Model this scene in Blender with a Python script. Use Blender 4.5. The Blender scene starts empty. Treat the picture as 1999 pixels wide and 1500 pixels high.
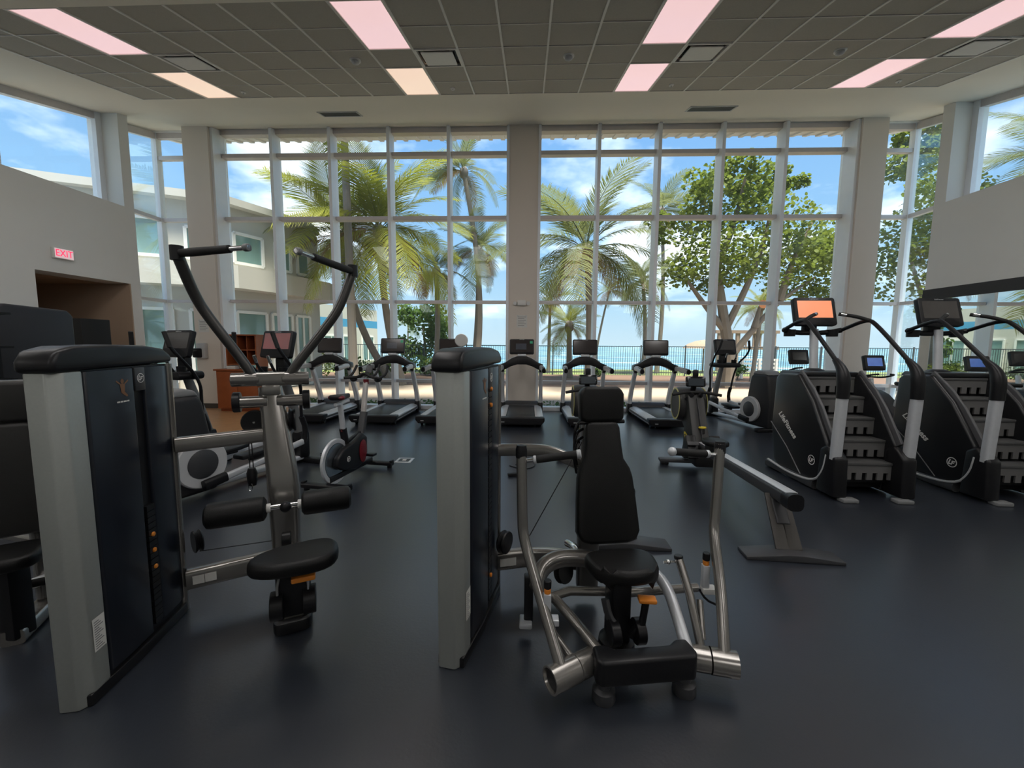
import bpy, bmesh, math, random
import numpy as np
from mathutils import Vector as V, Matrix as Mx
S = bpy.context.scene; COL = S.collection; R = math.radians
random.seed(7); RNG = np.random.RandomState(5)
EXPOSURE, SKY, SUN, LAMP, FILL_LAMP, CLOUD_OFFSET = 0.80, .64, 7.8, .43, 5.2, (.35, .1, 0)
H = 1.58                                   # eye height

# ---------------------------------------------------------------- camera
def make_camera():
    p, y, r = R(5.568), R(-2.189), R(-0.425)
    f = V((math.sin(y)*math.cos(p), math.cos(y)*math.cos(p), -math.sin(p)))
    r0 = V((math.cos(y), -math.sin(y), 0)); d0 = f.cross(r0)
    rr = math.cos(r)*r0 + math.sin(r)*d0; dd = -math.sin(r)*r0 + math.cos(r)*d0
    cd = bpy.data.cameras.new('camera'); cd.sensor_fit = 'HORIZONTAL'; cd.sensor_width = 36
    cd.lens = 790/1999*36; cd.clip_start = .05; cd.clip_end = 6000
    c = bpy.data.objects.new('camera', cd); COL.objects.link(c)
    m = Mx((rr, -dd, -f)).transposed().to_4x4(); m.translation = (0, 0, H)
    c.matrix_world = m; S.camera = c
make_camera()
vs = S.view_settings; vs.view_transform = 'Standard'; vs.look = 'None'; vs.gamma = 1
vs.exposure = EXPOSURE; vs.use_curve_mapping = False

# ---------------------------------------------------------------- sky
def make_world():
    w = bpy.data.worlds.new('sky'); S.world = w; w.use_nodes = True
    nt = w.node_tree; nt.nodes.clear(); N = nt.nodes.new; L = nt.links.new
    tc = N('ShaderNodeTexCoord'); sx = N('ShaderNodeSeparateXYZ'); L(tc.outputs['Generated'], sx.inputs[0])
    ramp = N('ShaderNodeValToRGB'); e = ramp.color_ramp.elements
    e[0].position = 0.0; e[0].color = (.62, .80, .92, 1)
    e[1].position = .75; e[1].color = (.13, .33, .80, 1)
    for q, c in ((.08, (.50, .74, .94, 1)), (.22, (.34, .62, .95, 1)), (.42, (.24, .50, .92, 1))):
        k = e.new(q); k.color = c
    L(sx.outputs['Z'], ramp.inputs[0])
    # clouds on a flat layer overhead: direction divided by height
    mx = N('ShaderNodeMath'); mx.operation = 'MAXIMUM'; mx.inputs[1].default_value = .06; L(sx.outputs['Z'], mx.inputs[0])
    ad = N('ShaderNodeMath'); ad.operation = 'ADD'; ad.inputs[1].default_value = .18; L(mx.outputs[0], ad.inputs[0])
    dv = N('ShaderNodeVectorMath'); dv.operation = 'DIVIDE'; L(tc.outputs['Generated'], dv.inputs[0])
    cb = N('ShaderNodeCombineXYZ'); [L(ad.outputs[0], cb.inputs[i]) for i in range(3)]; L(cb.outputs[0], dv.inputs[1])
    mp = N('ShaderNodeMapping'); mp.inputs['Location'].default_value = CLOUD_OFFSET; L(dv.outputs[0], mp.inputs[0])
    nz = N('ShaderNodeTexNoise'); nz.inputs['Scale'].default_value = 1.25; nz.inputs['Detail'].default_value = 7
    nz.inputs['Roughness'].default_value = .55; L(mp.outputs[0], nz.inputs['Vector'])
    cr = N('ShaderNodeValToRGB'); cr.color_ramp.elements[0].position = .48; cr.color_ramp.elements[1].position = .72
    L(nz.outputs['Fac'], cr.inputs[0])
    mix = N('ShaderNodeMixRGB'); mix.inputs[2].default_value = (2.0, 2.05, 2.1, 1)
    hz = N('ShaderNodeMapRange'); hz.inputs['From Min'].default_value = .02; hz.inputs['From Max'].default_value = .20; L(sx.outputs['Z'], hz.inputs['Value'])
    ml = N('ShaderNodeMath'); ml.operation = 'MULTIPLY'; L(cr.outputs[0], ml.inputs[0]); L(hz.outputs[0], ml.inputs[1])      # clouds melt into the haze low down
    L(ml.outputs[0], mix.inputs[0]); L(ramp.outputs[0], mix.inputs[1])
    bg = N('ShaderNodeBackground'); bg.inputs[1].default_value = SKY; L(mix.outputs[0], bg.inputs[0])
    o = N('ShaderNodeOutputWorld'); L(bg.outputs[0], o.inputs[0])
make_world()
sd = bpy.data.lights.new('sun', 'SUN'); sd.energy = SUN; sd.angle = R(14); sd.color = (1, .93, .80)
so = bpy.data.objects.new('sun', sd); COL.objects.link(so); so.location = (0, -20, 40)
so.rotation_euler = V((-.10, .26, -1.0)).to_track_quat('-Z', 'Y').to_euler()

# ---------------------------------------------------------------- materials
MATS = {}
def mat(name, rgb, rough=.5, metal=0, var=.08, scale=12, bump=0, spec=.5, rgb2=None, emit=0, coat=0, wave=None):
    if name in MATS: return MATS[name]
    m = bpy.data.materials.new(name); m.use_nodes = True; nt = m.node_tree
    b = nt.nodes['Principled BSDF']; N = nt.nodes.new; L = nt.links.new
    tc = N('ShaderNodeTexCoord'); nz = N('ShaderNodeTexNoise')
    nz.inputs['Scale'].default_value = scale; nz.inputs['Detail'].default_value = 4
    L(tc.outputs['Object'], nz.inputs['Vector'])
    mx = N('ShaderNodeMixRGB'); c2 = rgb2 or tuple(c*(1-var) for c in rgb)
    mx.inputs[1].default_value = (*(rgb if rgb2 else tuple(min(1, c*(1+var)) for c in rgb)), 1); mx.inputs[2].default_value = (*c2, 1)
    L(nz.outputs['Fac'], mx.inputs[0]); L(mx.outputs[0], b.inputs['Base Color'])
    b.inputs['Roughness'].default_value = rough; b.inputs['Metallic'].default_value = metal
    b.inputs['Specular IOR Level'].default_value = spec; b.inputs['Coat Weight'].default_value = coat
    if emit:
        L(mx.outputs[0], b.inputs['Emission Color']); b.inputs['Emission Strength'].default_value = emit
    if bump:
        bp = N('ShaderNodeBump'); bp.inputs['Strength'].default_value = bump; bp.inputs['Distance'].default_value = .004
        n2 = N('ShaderNodeTexNoise'); n2.inputs['Scale'].default_value = scale*8; L(tc.outputs['Object'], n2.inputs['Vector'])
        L(n2.outputs['Fac'], bp.inputs['Height']); L(bp.outputs[0], b.inputs['Normal'])
    MATS[name] = m; return m
def leafmat(name, c1, c2, trans=.5):
    m = mat(name, c1, .55, var=0, scale=1.3, rgb2=c2, spec=.25); nt = m.node_tree; N = nt.nodes.new; L = nt.links.new
    b = nt.nodes['Principled BSDF']; out = nt.nodes['Material Output']
    t = N('ShaderNodeBsdfTranslucent'); L(b.inputs['Base Color'].links[0].from_socket, t.inputs[0])
    x = N('ShaderNodeMixShader'); x.inputs[0].default_value = trans
    L(b.outputs[0], x.inputs[1]); L(t.outputs[0], x.inputs[2]); L(x.outputs[0], out.inputs[0]); return m
def glassmat(name, tint, refl, haze):
    m = bpy.data.materials.new(name); m.use_nodes = True; nt = m.node_tree; nt.nodes.clear(); N = nt.nodes.new; L = nt.links.new
    t = N('ShaderNodeBsdfTransparent'); t.inputs[0].default_value = (*tint, 1)
    g = N('ShaderNodeBsdfGlossy'); g.inputs['Roughness'].default_value = .015; g.inputs[0].default_value = (.9, 1, .97, 1)
    f = N('ShaderNodeFresnel'); f.inputs[0].default_value = 1.35
    ml = N('ShaderNodeMath'); ml.operation = 'MULTIPLY'; ml.inputs[1].default_value = refl; L(f.outputs[0], ml.inputs[0])
    hz = N('ShaderNodeBsdfTranslucent'); hz.inputs[0].default_value = (.9, .93, .93, 1)      # salt haze on the panes
    y = N('ShaderNodeMixShader'); y.inputs[0].default_value = haze; L(t.outputs[0], y.inputs[1]); L(hz.outputs[0], y.inputs[2])
    x = N('ShaderNodeMixShader'); L(ml.outputs[0], x.inputs[0]); L(y.outputs[0], x.inputs[1]); L(g.outputs[0], x.inputs[2])
    o = N('ShaderNodeOutputMaterial'); L(x.outputs[0], o.inputs[0]); MATS[name] = m; return m

wall_m = mat('wall_paint', (.80, .80, .77), .75, var=.03, scale=2)
warm_m = mat('warm_wall_paint', (.76, .69, .61), .75, var=.04, scale=2)
tan_m = mat('tan_wall_paint', (.50, .37, .27), .8, var=.04, scale=2)
plaster_m = mat('soffit_plaster', (.82, .78, .68), .8, var=.03, scale=1.5)
tile_m = mat('acoustic_tile', (.46, .44, .39), .9, var=.10, scale=60, bump=.5)
tbar_m = mat('tile_grid_paint', (.78, .76, .72), .5)
frame_m = mat('window_frame_aluminium', (.86, .88, .91), .42, metal=.1, var=.04, scale=6)
alu_dark = mat('aluminium_bronze_grey', (.64, .605, .595), .4, metal=.2, var=.05)
glass_m = glassmat('window_glass', (.97, .99, .985), .32, .015)
base_m = mat('baseboard_vinyl', (.06, .052, .045), .6)
rubber_m = mat('rubber_floor', (.023, .027, .036), .29, var=.12, scale=9, bump=.1, spec=.95)
wood_m = mat('wood_floor', (.50, .27, .12), .35, var=.18, scale=5)
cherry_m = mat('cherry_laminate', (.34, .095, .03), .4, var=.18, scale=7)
cherry_d = mat('cherry_dark_board', (.26, .065, .022), .45, var=.18, scale=7)  # darker cherry for plinth, hutch back and dividers
black_m = mat('black_plastic', (.009, .009, .0105), .38, var=.2, scale=25, spec=.35)
black_g = mat('black_gloss', (.008, .008, .010), .14, var=.2)
navy_m = mat('tinted_shield_plastic', (.012, .015, .023), .30, var=.15, scale=4)
pad_m = mat('black_vinyl', (.006, .006, .006), .42, spec=.3, var=.2, scale=40, bump=.25)
foam_m = mat('black_foam_grip', (.010, .010, .010), .7, var=.3, scale=60, bump=.4)
silver_m = mat('silver_powder_coat', (.41, .43, .405), .42, metal=.45, var=.06, scale=90)
steel_m = mat('champagne_grey_tube', (.31, .295, .275), .24, metal=.75, var=.06, scale=60)
chrome_m = mat('chrome', (.75, .75, .75), .12, metal=1)
alum_m = mat('brushed_aluminium', (.66, .68, .71), .34, metal=.35, var=.06, scale=30)
grey_m = mat('grey_plastic', (.20, .205, .21), .45, var=.06)
greyl_m = mat('light_grey_plastic', (.50, .51, .52), .45, var=.05)
greyd_m = mat('dark_grey_plastic', (.045, .046, .05), .42, var=.1)
belt_m = mat('running_belt', (.022, .023, .025), .42, var=.15, scale=40, bump=.3)
orange_m = mat('orange_plastic', (.80, .26, .03), .4, var=.06)
red_m = mat('red_paint', (.15, .008, .014), .35, var=.1)
yellow_m = mat('yellow_plastic', (.78, .60, .05), .4, var=.06)
yellowp_m = mat('pale_yellow_trim', (.62, .58, .22), .4, var=.06)
white_m = mat('white_plastic', (.78, .77, .74), .5, var=.04)
paper_m = mat('white_paper', (.72, .71, .67), .8, var=.05, scale=30)
ink_m = mat('grey_print', (.16, .16, .17), .8)
sign_red = mat('exit_red', (.80, .03, .10), .5, var=.03, emit=.75)
sign_white = mat('exit_panel', (.75, .55, .58), .5, var=.03, emit=.35)
panel_m = mat('lit_diffuser_pink', (1.0, .72, .78), .6, var=.0, rgb2=(1.0, .67, .66), scale=.8, emit=LAMP)
panel_w = mat('lit_diffuser_warm', (1.0, .80, .62), .6, var=.0, rgb2=(1.0, .72, .58), scale=.8, emit=LAMP)
screen_off = mat('dark_screen', (.045, .037, .036), .12, var=.1, spec=.7)
mirror_m = mat('mirror_silver', (.80, .84, .82), .01, metal=1, var=0)

# ---------------------------------------------------------------- mesh helpers
ROOT = {}
def chaikin(pts, n):
    pts = [V(p) for p in pts]
    for _ in range(n):
        q = [pts[0]]
        for a, b in zip(pts, pts[1:]): q += [a*.75+b*.25, a*.25+b*.75]
        q.append(pts[-1]); pts = q
    return pts
class G:
    def __init__(s): s.bm = bmesh.new()
    def add(s, vs_, fs):
        v = [s.bm.verts.new(p) for p in vs_]
        for f in fs:
            try: s.bm.faces.new([v[i] for i in f])
            except ValueError: pass
        return s
    def box(s, c, d, rz=0, rx=0, ry=0, bev=0, seg=2):
        m = Mx.Translation(V(c)) @ Mx.Rotation(rz, 4, 'Z') @ Mx.Rotation(ry, 4, 'Y') @ Mx.Rotation(rx, 4, 'X')
        t = bmesh.new(); bmesh.ops.create_cube(t, size=1); bmesh.ops.scale(t, vec=d, verts=t.verts)
        if bev: bmesh.ops.bevel(t, geom=t.edges[:], offset=bev, segments=seg, affect='EDGES', profile=.5)
        bmesh.ops.transform(t, matrix=m, verts=t.verts); return s.merge(t)
    def merge(s, t):
        me = bpy.data.meshes.new('tmp'); t.to_mesh(me); t.free(); s.bm.from_mesh(me); bpy.data.meshes.remove(me); return s
    def span(s, lo, hi, bev=0, seg=2):
        lo, hi = V(lo), V(hi); return s.box((lo+hi)/2, hi-lo, bev=bev, seg=seg)
    def sweep(s, pts, prof, up=(0, 0, 1), sc=None, sm=0, caps=True):
        pts = chaikin(pts, sm) if sm else [V(p) for p in pts]
        n = len(prof); rings = []; up = V(up)
        L = [0]
        for a, b in zip(pts, pts[1:]): L.append(L[-1]+(b-a).length)
        last = None
        for i, p in enumerate(pts):
            t = (pts[min(i+1, len(pts)-1)]-pts[max(i-1, 0)]).normalized()
            if last is None:
                x = t.cross(up)
                if x.length < 1e-3: x = t.cross(V((0, 1, 0)))
            else: x = last - t*last.dot(t)
            x.normalize(); y = x.cross(t).normalized(); last = x
            k = 1 if sc is None else np.interp(L[i]/L[-1], [q[0] for q in sc], [q[1] for q in sc])
            rings.append([s.bm.verts.new(p+x*a*k+y*b*k) for a, b in prof])
        for r0, r1 in zip(rings, rings[1:]):
            for j in range(n): s.bm.faces.new((r0[j], r0[(j+1) % n], r1[(j+1) % n], r1[j]))
        if caps: s.bm.faces.new(rings[0][::-1]); s.bm.faces.new(rings[-1])
        return s
    def tube(s, pts, r, n=12, sm=0, sc=None, caps=True):
        return s.sweep(pts, [(r*math.cos(2*math.pi*i/n), r*math.sin(2*math.pi*i/n)) for i in range(n)], sc=sc, sm=sm, caps=caps)
    def bar(s, pts, w, h, rd=.2, up=(0, 0, 1), sm=0, sc=None):
        return s.sweep(pts, rrect(w, h, rd*min(w, h)), up=up, sm=sm, sc=sc)
    def prism(s, prof, fn, lo, hi, bev=0, seg=2):
        t = bmesh.new(); n = len(prof)
        a = [t.verts.new(fn(p, q, lo)) for p, q in prof]; b = [t.verts.new(fn(p, q, hi)) for p, q in prof]
        t.faces.new(a[::-1]); t.faces.new(b)
        for i in range(n): t.faces.new((a[i], a[(i+1) % n], b[(i+1) % n], b[i]))
        bmesh.ops.recalc_face_normals(t, faces=t.faces)
        if bev: bmesh.ops.bevel(t, geom=[e for e in t.edges if e.calc_face_angle(0) > .5], offset=bev, segments=seg, affect='EDGES', profile=.5)
        return s.merge(t)
    def lathe(s, prof, c, ax=(0, 0, 1), n=24):
        q = V(ax).to_track_quat('Z', 'Y').to_matrix(); rings = []; c = V(c)
        for r, z in prof:
            if r < 1e-6: rings.append([s.bm.verts.new(c+q@V((0, 0, z)))])
            else: rings.append([s.bm.verts.new(c+q@V((r*math.cos(2*math.pi*i/n), r*math.sin(2*math.pi*i/n), z))) for i in range(n)])
        for a, b in zip(rings, rings[1:]):
            for j in range(n):
                k = (j+1) % n
                f = [a[j % len(a)], a[k % len(a)], b[k % len(b)], b[j % len(b)]]
                f = [x for i, x in enumerate(f) if x not in f[:i]]
                if len(f) > 2: s.bm.faces.new(f)
        return s
    def cyl(s, a, b, r, n=24, bev=.003):
        a, b = V(a), V(b); h = (b-a).length; e = min(bev, r*.4, h*.4)
        return s.lathe([(0, 0), (r-e, 0), (r, e), (r, h-e), (r-e, h), (0, h)], a, b-a, n)
    def ball(s, c, r, sc=(1, 1, 1), n=16, rz=0):
        t = bmesh.new(); bmesh.ops.create_uvsphere(t, u_segments=n, v_segments=max(6, n//2), radius=r)
        bmesh.ops.transform(t, matrix=Mx.Translation(V(c)) @ Mx.Rotation(rz, 4, 'Z') @ Mx.Diagonal((*sc, 1)), verts=t.verts); return s.merge(t)
    def text(s, body, size, fn, depth=.002, shear=0, bold=0):
        cu = bpy.data.curves.new('t', 'FONT'); cu.body = body; cu.size = size; cu.extrude = depth/2; cu.align_x = 'CENTER'; cu.align_y = 'CENTER'; cu.shear = shear; cu.offset = bold
        o = bpy.data.objects.new('t', cu); COL.objects.link(o)
        me = bpy.data.meshes.new_from_object(o.evaluated_get(bpy.context.evaluated_depsgraph_get()))
        for v in me.vertices: v.co = fn(*v.co)
        s.bm.from_mesh(me); bpy.data.objects.remove(o); bpy.data.curves.remove(cu); bpy.data.meshes.remove(me); return s
    def build(s, name, m, parent=None, smooth=38, label=None, origin=None, kind=None, cat=None, group=None, local=False, recalc=True):
        if recalc: bmesh.ops.recalc_face_normals(s.bm, faces=s.bm.faces)
        me = bpy.data.meshes.new(name); s.bm.to_mesh(me); s.bm.free()
        return finish(name, me, m, parent, smooth, label, origin, kind, cat, group, local)
def finish(name, me, m, parent=None, smooth=38, label=None, origin=None, kind=None, cat=None, group=None, local=False):
    me.materials.append(m); o = bpy.data.objects.new(name, me); COL.objects.link(o)
    if parent is not None:
        M = ROOT[parent]; o.parent = parent; ROOT[o] = M
        if not local: me.transform(M.inverted())
    else:
        if origin is None:
            a = np.empty(len(me.vertices)*3); me.vertices.foreach_get('co', a); a = a.reshape(-1, 3); lo, hi = a.min(0), a.max(0)
            origin = ((lo[0]+hi[0])/2, (lo[1]+hi[1])/2, lo[2])
        M = Mx.Translation(V(origin)); me.transform(M.inverted()); o.location = origin; ROOT[o] = M
    if smooth: me.shade_smooth(); me.set_sharp_from_angle(angle=R(smooth))
    tag(o, label, cat, group, kind); return o
def tag(o, label=None, cat=None, group=None, kind=None):
    for k, v in (('label', label), ('category', cat), ('group', group), ('kind', kind)):
        if v: o[k] = v
    return o
def thing(name, label, cat, loc, rz=0, group=None):
    o = bpy.data.objects.new(name, None); COL.objects.link(o); o.location = loc; o.rotation_euler = (0, 0, rz); o.empty_display_size = .1
    ROOT[o] = Mx.Translation(V(loc)) @ Mx.Rotation(rz, 4, 'Z'); return tag(o, label, cat, group)
def dup(root, loc, rz=None, label=None, group=None):
    def cp(o, par):
        c = o.copy(); COL.objects.link(c); c.parent = par
        for ch in o.children: cp(ch, c)
        return c
    r = cp(root, None); r.location = loc
    if rz is not None: r.rotation_euler = (0, 0, rz)
    if label: r['label'] = label
    if group: r['group'] = group
    return r
def rrect(w, h, r, n=3):
    out = []
    for sx, sy, a0 in ((1, 1, 0), (-1, 1, 90), (-1, -1, 180), (1, -1, 270)):
        for i in range(n+1):
            a = R(a0+90*i/n); out.append((sx*(w/2-r)+r*math.cos(a), sy*(h/2-r)+r*math.sin(a)))
    return out
def cz(y): return 4.091+.2503*y            # ceiling height at depth y
XZ = lambda a, b, t: (a, t, b)             # prism extruded along y
YZ = lambda a, b, t: (t, a, b)             # prism extruded along x
XY = lambda a, b, t: (a, b, t)             # prism extruded along z

# ================================================================ THE ROOM
XL, XR = -8.35, 8.03; GL, GR = -8.85, 8.50; YG = 9.83; YB = -5.0
LEDL, LEDR = 4.36, 4.385
def cslab(g, x0, x1, y0, y1, lo, hi):
    return g.prism([(y0, cz(y0)+lo), (y1, cz(y1)+lo), (y1, cz(y1)+hi), (y0, cz(y0)+hi)], YZ, x0, x1)
g = G(); g.span((-4.95, YB, -.06), (GR+.3, 9.95, 0)); g.span((-9.2, YB, -.06), (-4.95, 6.6, 0)); g.build('floor', rubber_m, kind='structure', smooth=0, label='black rubber gym floor')
g = G(); g.span((-9.2, 6.6, -.06), (-4.95, 9.95, 0)); g.span((-12.2, 6.45, -.06), (-9.2, 8.5, 0)); g.build('floor_wood', wood_m, kind='structure', smooth=0, label='orange wood floor in the corner by the cabinet')

# ---- ceiling: plaster field, tile field of 23 x 5, grid bars
TX0, TX1, TY1, TS, TC = -7.096, 6.934, 7.62, .61, .61*.9701
TY0 = TY1-5*TC; AL = math.atan(.2503)
g = G()
cslab(g, -9.2, TX0, YB-.2, 9.95, 0, .2); cslab(g, TX1, 8.85, YB-.2, 9.95, 0, .2)
cslab(g, TX0, TX1, YB-.2, TY0, 0, .2); cslab(g, TX0, TX1, TY1, 9.95, 0, .2); cslab(g, TX0, TX1, TY0, TY1, .08, .2)
ceiling = g.build('ceiling', plaster_m, kind='structure', smooth=0, label='sloping ceiling with a field of grey acoustic tiles', origin=(0, 5, cz(5)))
SPECIAL = set()
for i in (-7, -1, 5, 11): SPECIAL |= {(i, r) for r in (0, 1, 3, 4)} | {(i+1, 2)}
tm = G().box((0, 0, 0), (.592, .592, .016), bev=.003, seg=1)
tile0 = None
for r in range(5):
    for i in range(-9, 14):
        if (i, r) in SPECIAL: continue
        y = TY1-(r+.5)*TC; loc = V((-1.606+TS*(i+.5), y, cz(y)+.018+random.uniform(-.002, .002)))-V(ceiling.location)
        if tile0 is None:
            tile0 = tm.build('ceiling_tile', tile_m, ceiling, local=True); o = tile0
        else: o = tile0.copy(); COL.objects.link(o)
        o.location = loc; o.rotation_euler = (AL, 0, 0)
for i in range(-9, 15):
    x = -1.606+TS*i
    g = G(); cslab(g, x-.013, x+.013, TY0, TY1, -.003, .012); g.build('grid_bar', tbar_m, ceiling, smooth=0)
for r in range(6):
    y = TY1-r*TC; segs = [(TX0, TX1)]
    if r in (1, 4):                                   # these bars stop at the light panels
        xs = [TX0]+[v for i in (-7, -1, 5, 11) for v in (-1.606+TS*i, -1.606+TS*(i+1))]+[TX1]; segs = list(zip(xs[0::2], xs[1::2]))
    for xa, xb in segs: g = G(); cslab(g, xa, xb, y-.006, y+.006, .003, .012); g.build('grid_bar', tbar_m, ceiling, smooth=0)
def row(r): return TY1-(r+1)*TC, TY1-r*TC
LLAB = {-7: 'by the clerestory over the wood floor', -1: 'left of the middle smoke detector', 5: 'right of the middle smoke detector', 11: 'over the stair climbers'}
for i, who in LLAB.items():
    x0, x1 = -1.606+TS*i, -1.606+TS*(i+1)
    for far in (1, 0):
        y0, y1 = (row(1)[0], row(0)[1]) if far else (row(4)[0], row(3)[1])
        warm = far and i in (-7, -1)
        t = thing('ceiling_light', ('warm white' if warm else 'pink tinted')+' light panel '+who+(', beside the soffit' if far else ', inner row'), 'ceiling light',
                  ((x0+x1)/2, (y0+y1)/2, cz((y0+y1)/2)), group='recessed light panels')
        g = G(); w = .022
        for a in ((x0+.008, x0+w, y0+.008, y1-.008), (x1-w, x1-.008, y0+.008, y1-.008), (x0+w, x1-w, y0+.008, y0+w), (x0+w, x1-w, y1-w, y1-.008)): cslab(g, *a, .0, .05)
        g.build('frame', tbar_m, t, smooth=0)
        g = G(); cslab(g, x0+w, x1-w, y0+w, y1-w, .012, .03); g.build('diffuser', panel_w if warm else panel_m, t, smooth=0)
# unseen, stronger panels added over the back half to brighten the room
fill_panel_m = mat('fill_diffuser_white', (1.0, .97, .95), .6, var=0, rgb2=(1.0, .96, .93), scale=.8, emit=FILL_LAMP)
for x0 in (-5.876, -2.216, 1.444, 5.104):
    for y0 in (-3.0, .4, 1.8, 3.2):
        x1, y1 = x0+.61, y0+1.19
        t = thing('ceiling_light', 'added white fill light panel set in the plaster ceiling toward the back wall', 'ceiling light', (x0+.305, y0+.6, cz(y0+.6)), group='added fill light panels of the back half')
        g = G(); w = .022
        for a in ((x0, x0+w, y0, y1), (x1-w, x1, y0, y1), (x0+w, x1-w, y0, y0+w), (x0+w, x1-w, y1-w, y1)): cslab(g, *a, -.014, .002)
        g.build('frame', tbar_m, t, smooth=0)
        g = G(); cslab(g, x0+w, x1-w, y0+w, y1-w, -.008, .002); g.build('diffuser', fill_panel_m, t, smooth=0)
for i, who in ((-6, 'above the wood floor corner'), (0, 'left of the middle smoke detector'), (6, 'right of the middle smoke detector'), (12, 'above the second stair climber')):
    x0, x1 = -1.606+TS*i, -1.606+TS*(i+1); y0, y1 = row(2)
    t = thing('air_vent', 'square white plate air diffuser in the tile ceiling '+who, 'air vent', ((x0+x1)/2, (y0+y1)/2, cz((y0+y1)/2)), group='ceiling air diffusers')
    g = G(); w = .035
    for a in ((x0+.008, x0+w, y0+.008, y1-.008), (x1-w, x1-.008, y0+.008, y1-.008), (x0+w, x1-w, y0+.008, y0+w), (x0+w, x1-w, y1-w, y1-.008)): cslab(g, *a, -.004, .03)
    g.build('frame', tbar_m, t, smooth=0)
    g = G(); cslab(g, x0+w, x1-w, y0+w, y1-w, .05, .07); g.build('duct_recess', black_m, t, smooth=0)
    g = G(); cslab(g, x0+.085, x1-.085, y0+.085, y1-.085, -.010, .004); g.build('plate', white_m, t, smooth=0)
    for sx in (x0+.12, x1-.12):
        for sy in (y0+.12, y1-.12): g = G(); g.cyl((sx, sy, cz(sy)-.009), (sx, sy, cz(sy)+.05), .008, 8); g.build('screw', grey_m, t)
for x, who in ((-2.52, 'left of the middle light panels'), (.53, 'in the middle of the tile ceiling'), (4.24, 'above the left stair climber')):
    y = 6.14; z = cz(y)+.012
    t = thing('smoke_detector', 'round white smoke detector '+who, 'smoke detector', (x, y, z), group='smoke detectors')
    g = G(); g.lathe([(0, 0), (.075, 0), (.078, -.012), (.06, -.022), (.0, -.022)], (x, y, z-.004)); g.build('base_plate', white_m, t)
    g = G(); g.lathe([(.052, 0), (.055, -.02), (.03, -.038), (.0, -.042)], (x, y, z-.026)); g.build('sensor_head', greyl_m, t)
for x, who in ((-5.0, 'beside the warm panel at the clerestory'), (-1.33, 'beside the warm panel left of centre'), (2.35, 'beside the pink panel right of centre'), (6.02, 'beside the pink panel over the stair climbers')):
    y = 7.32; z = cz(y)
    t = thing('fire_sprinkler', 'small recessed fire sprinkler '+who, 'sprinkler', (x, y, z), group='fire sprinklers')
    g = G(); g.lathe([(0, 0), (.04, 0), (.04, -.008), (.028, -.012), (0, -.012)], (x, y, z)); g.build('escutcheon', white_m, t)
    g = G(); g.cyl((x, y, z-.03), (x, y, z-.012), .012, 10); g.build('head', chrome_m, t)
for x0, x1, who in ((-4.30, -3.48, 'left bay'), (3.11, 4.02, 'right bay')):
    y0, y1 = 8.47, 8.79
    t = thing('slot_diffuser', 'long slatted supply grille in the plaster soffit of the '+who, 'air vent', ((x0+x1)/2, (y0+y1)/2, cz((y0+y1)/2)), group='soffit supply grilles')
    g = G()
    for a in ((x0, x0+.03, y0, y1), (x1-.03, x1, y0, y1), (x0+.03, x1-.03, y0, y0+.03), (x0+.03, x1-.03, y1-.03, y1)): cslab(g, *a, -.012, .004)
    g.build('frame', greyl_m, t, smooth=0)
    g = G(); cslab(g, x0+.03, x1-.03, y0+.03, y1-.03, -.003, .0); g.build('backing', greyd_m, t, smooth=0)
    for k in range(7):
        yy = y0+.05+k*.036; g = G(); cslab(g, x0+.03, x1-.03, yy, yy+.014, -.011, -.001); g.build('slat', grey_m, t, smooth=0)

# ---- roof slab over everything, with eave beyond the glass
g = G(); cslab(g, -9.4, 9.05, YB-.4, 11.0, .36, .56); g.build('roof', mat('roof_concrete', (.55, .54, .52), .8), kind='structure', smooth=0, label='roof slab with eave over the windows')

g = G(); cslab(g, -9.4, 9.05, 9.97, 11.0, .02, .36); ev = g.build('eave_soffit', mat('eave_white', (.70, .69, .68), .7), kind='structure', smooth=0, label='white eave soffit outside above the glass')
rb = None
for k in range(58):
    x = -9.2+k*.315
    if rb is None: g = G(); cslab(g, x-.05, x+.05, 10.0, 10.98, -.02, .02); rb = g.build('rib', MATS['eave_white'], ev, smooth=0)
    else: o = rb.copy(); COL.objects.link(o); o.location = (k*.315, 0, 0)
# ---- walls
g = G(); g.span((-9.2, YB-.2, 0), (8.85, YB, 3.2)); g.build('wall_back', wall_m, kind='structure', smooth=0)
def side_wall(name, xi, xo, led, ypier0, ypier1, door):
    g = G(); a, b = min(xi, xo), max(xi, xo)
    if door:
        g.span((a, YB, 0), (b, 6.68, led)); g.span((a, 6.68, 2.79), (b, ypier0, led))
    else: g.span((a, YB, 0), (b, ypier0, led))
    g.prism([(YB, led), (.2, led), (.2, cz(.2)+.1), (YB, cz(YB)+.1)], YZ, a, b)
    return g.build(name, wall_m, kind='structure', smooth=0)
wl = side_wall('wall_left', XL, GL, LEDL, 8.35, 8.56, True)
wr = side_wall('wall_right', XR, GR, LEDR, 8.44, 8.67, False)
for nm, xi, xo, y0, y1 in (('pier_left', XL, GL-.12, 8.35, 8.56), ('pier_right', XR, GR+.12, 8.44, 8.67)):
    g = G(); a, b = min(xi, xo), max(xi, xo); g.prism([(y0, 0), (y1, 0), (y1, cz(y1)+.05), (y0, cz(y0)+.05)], YZ, a, b)
    g.build(nm, wall_m, kind='structure', smooth=0, label='painted pier at the end of the side wall')
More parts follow.
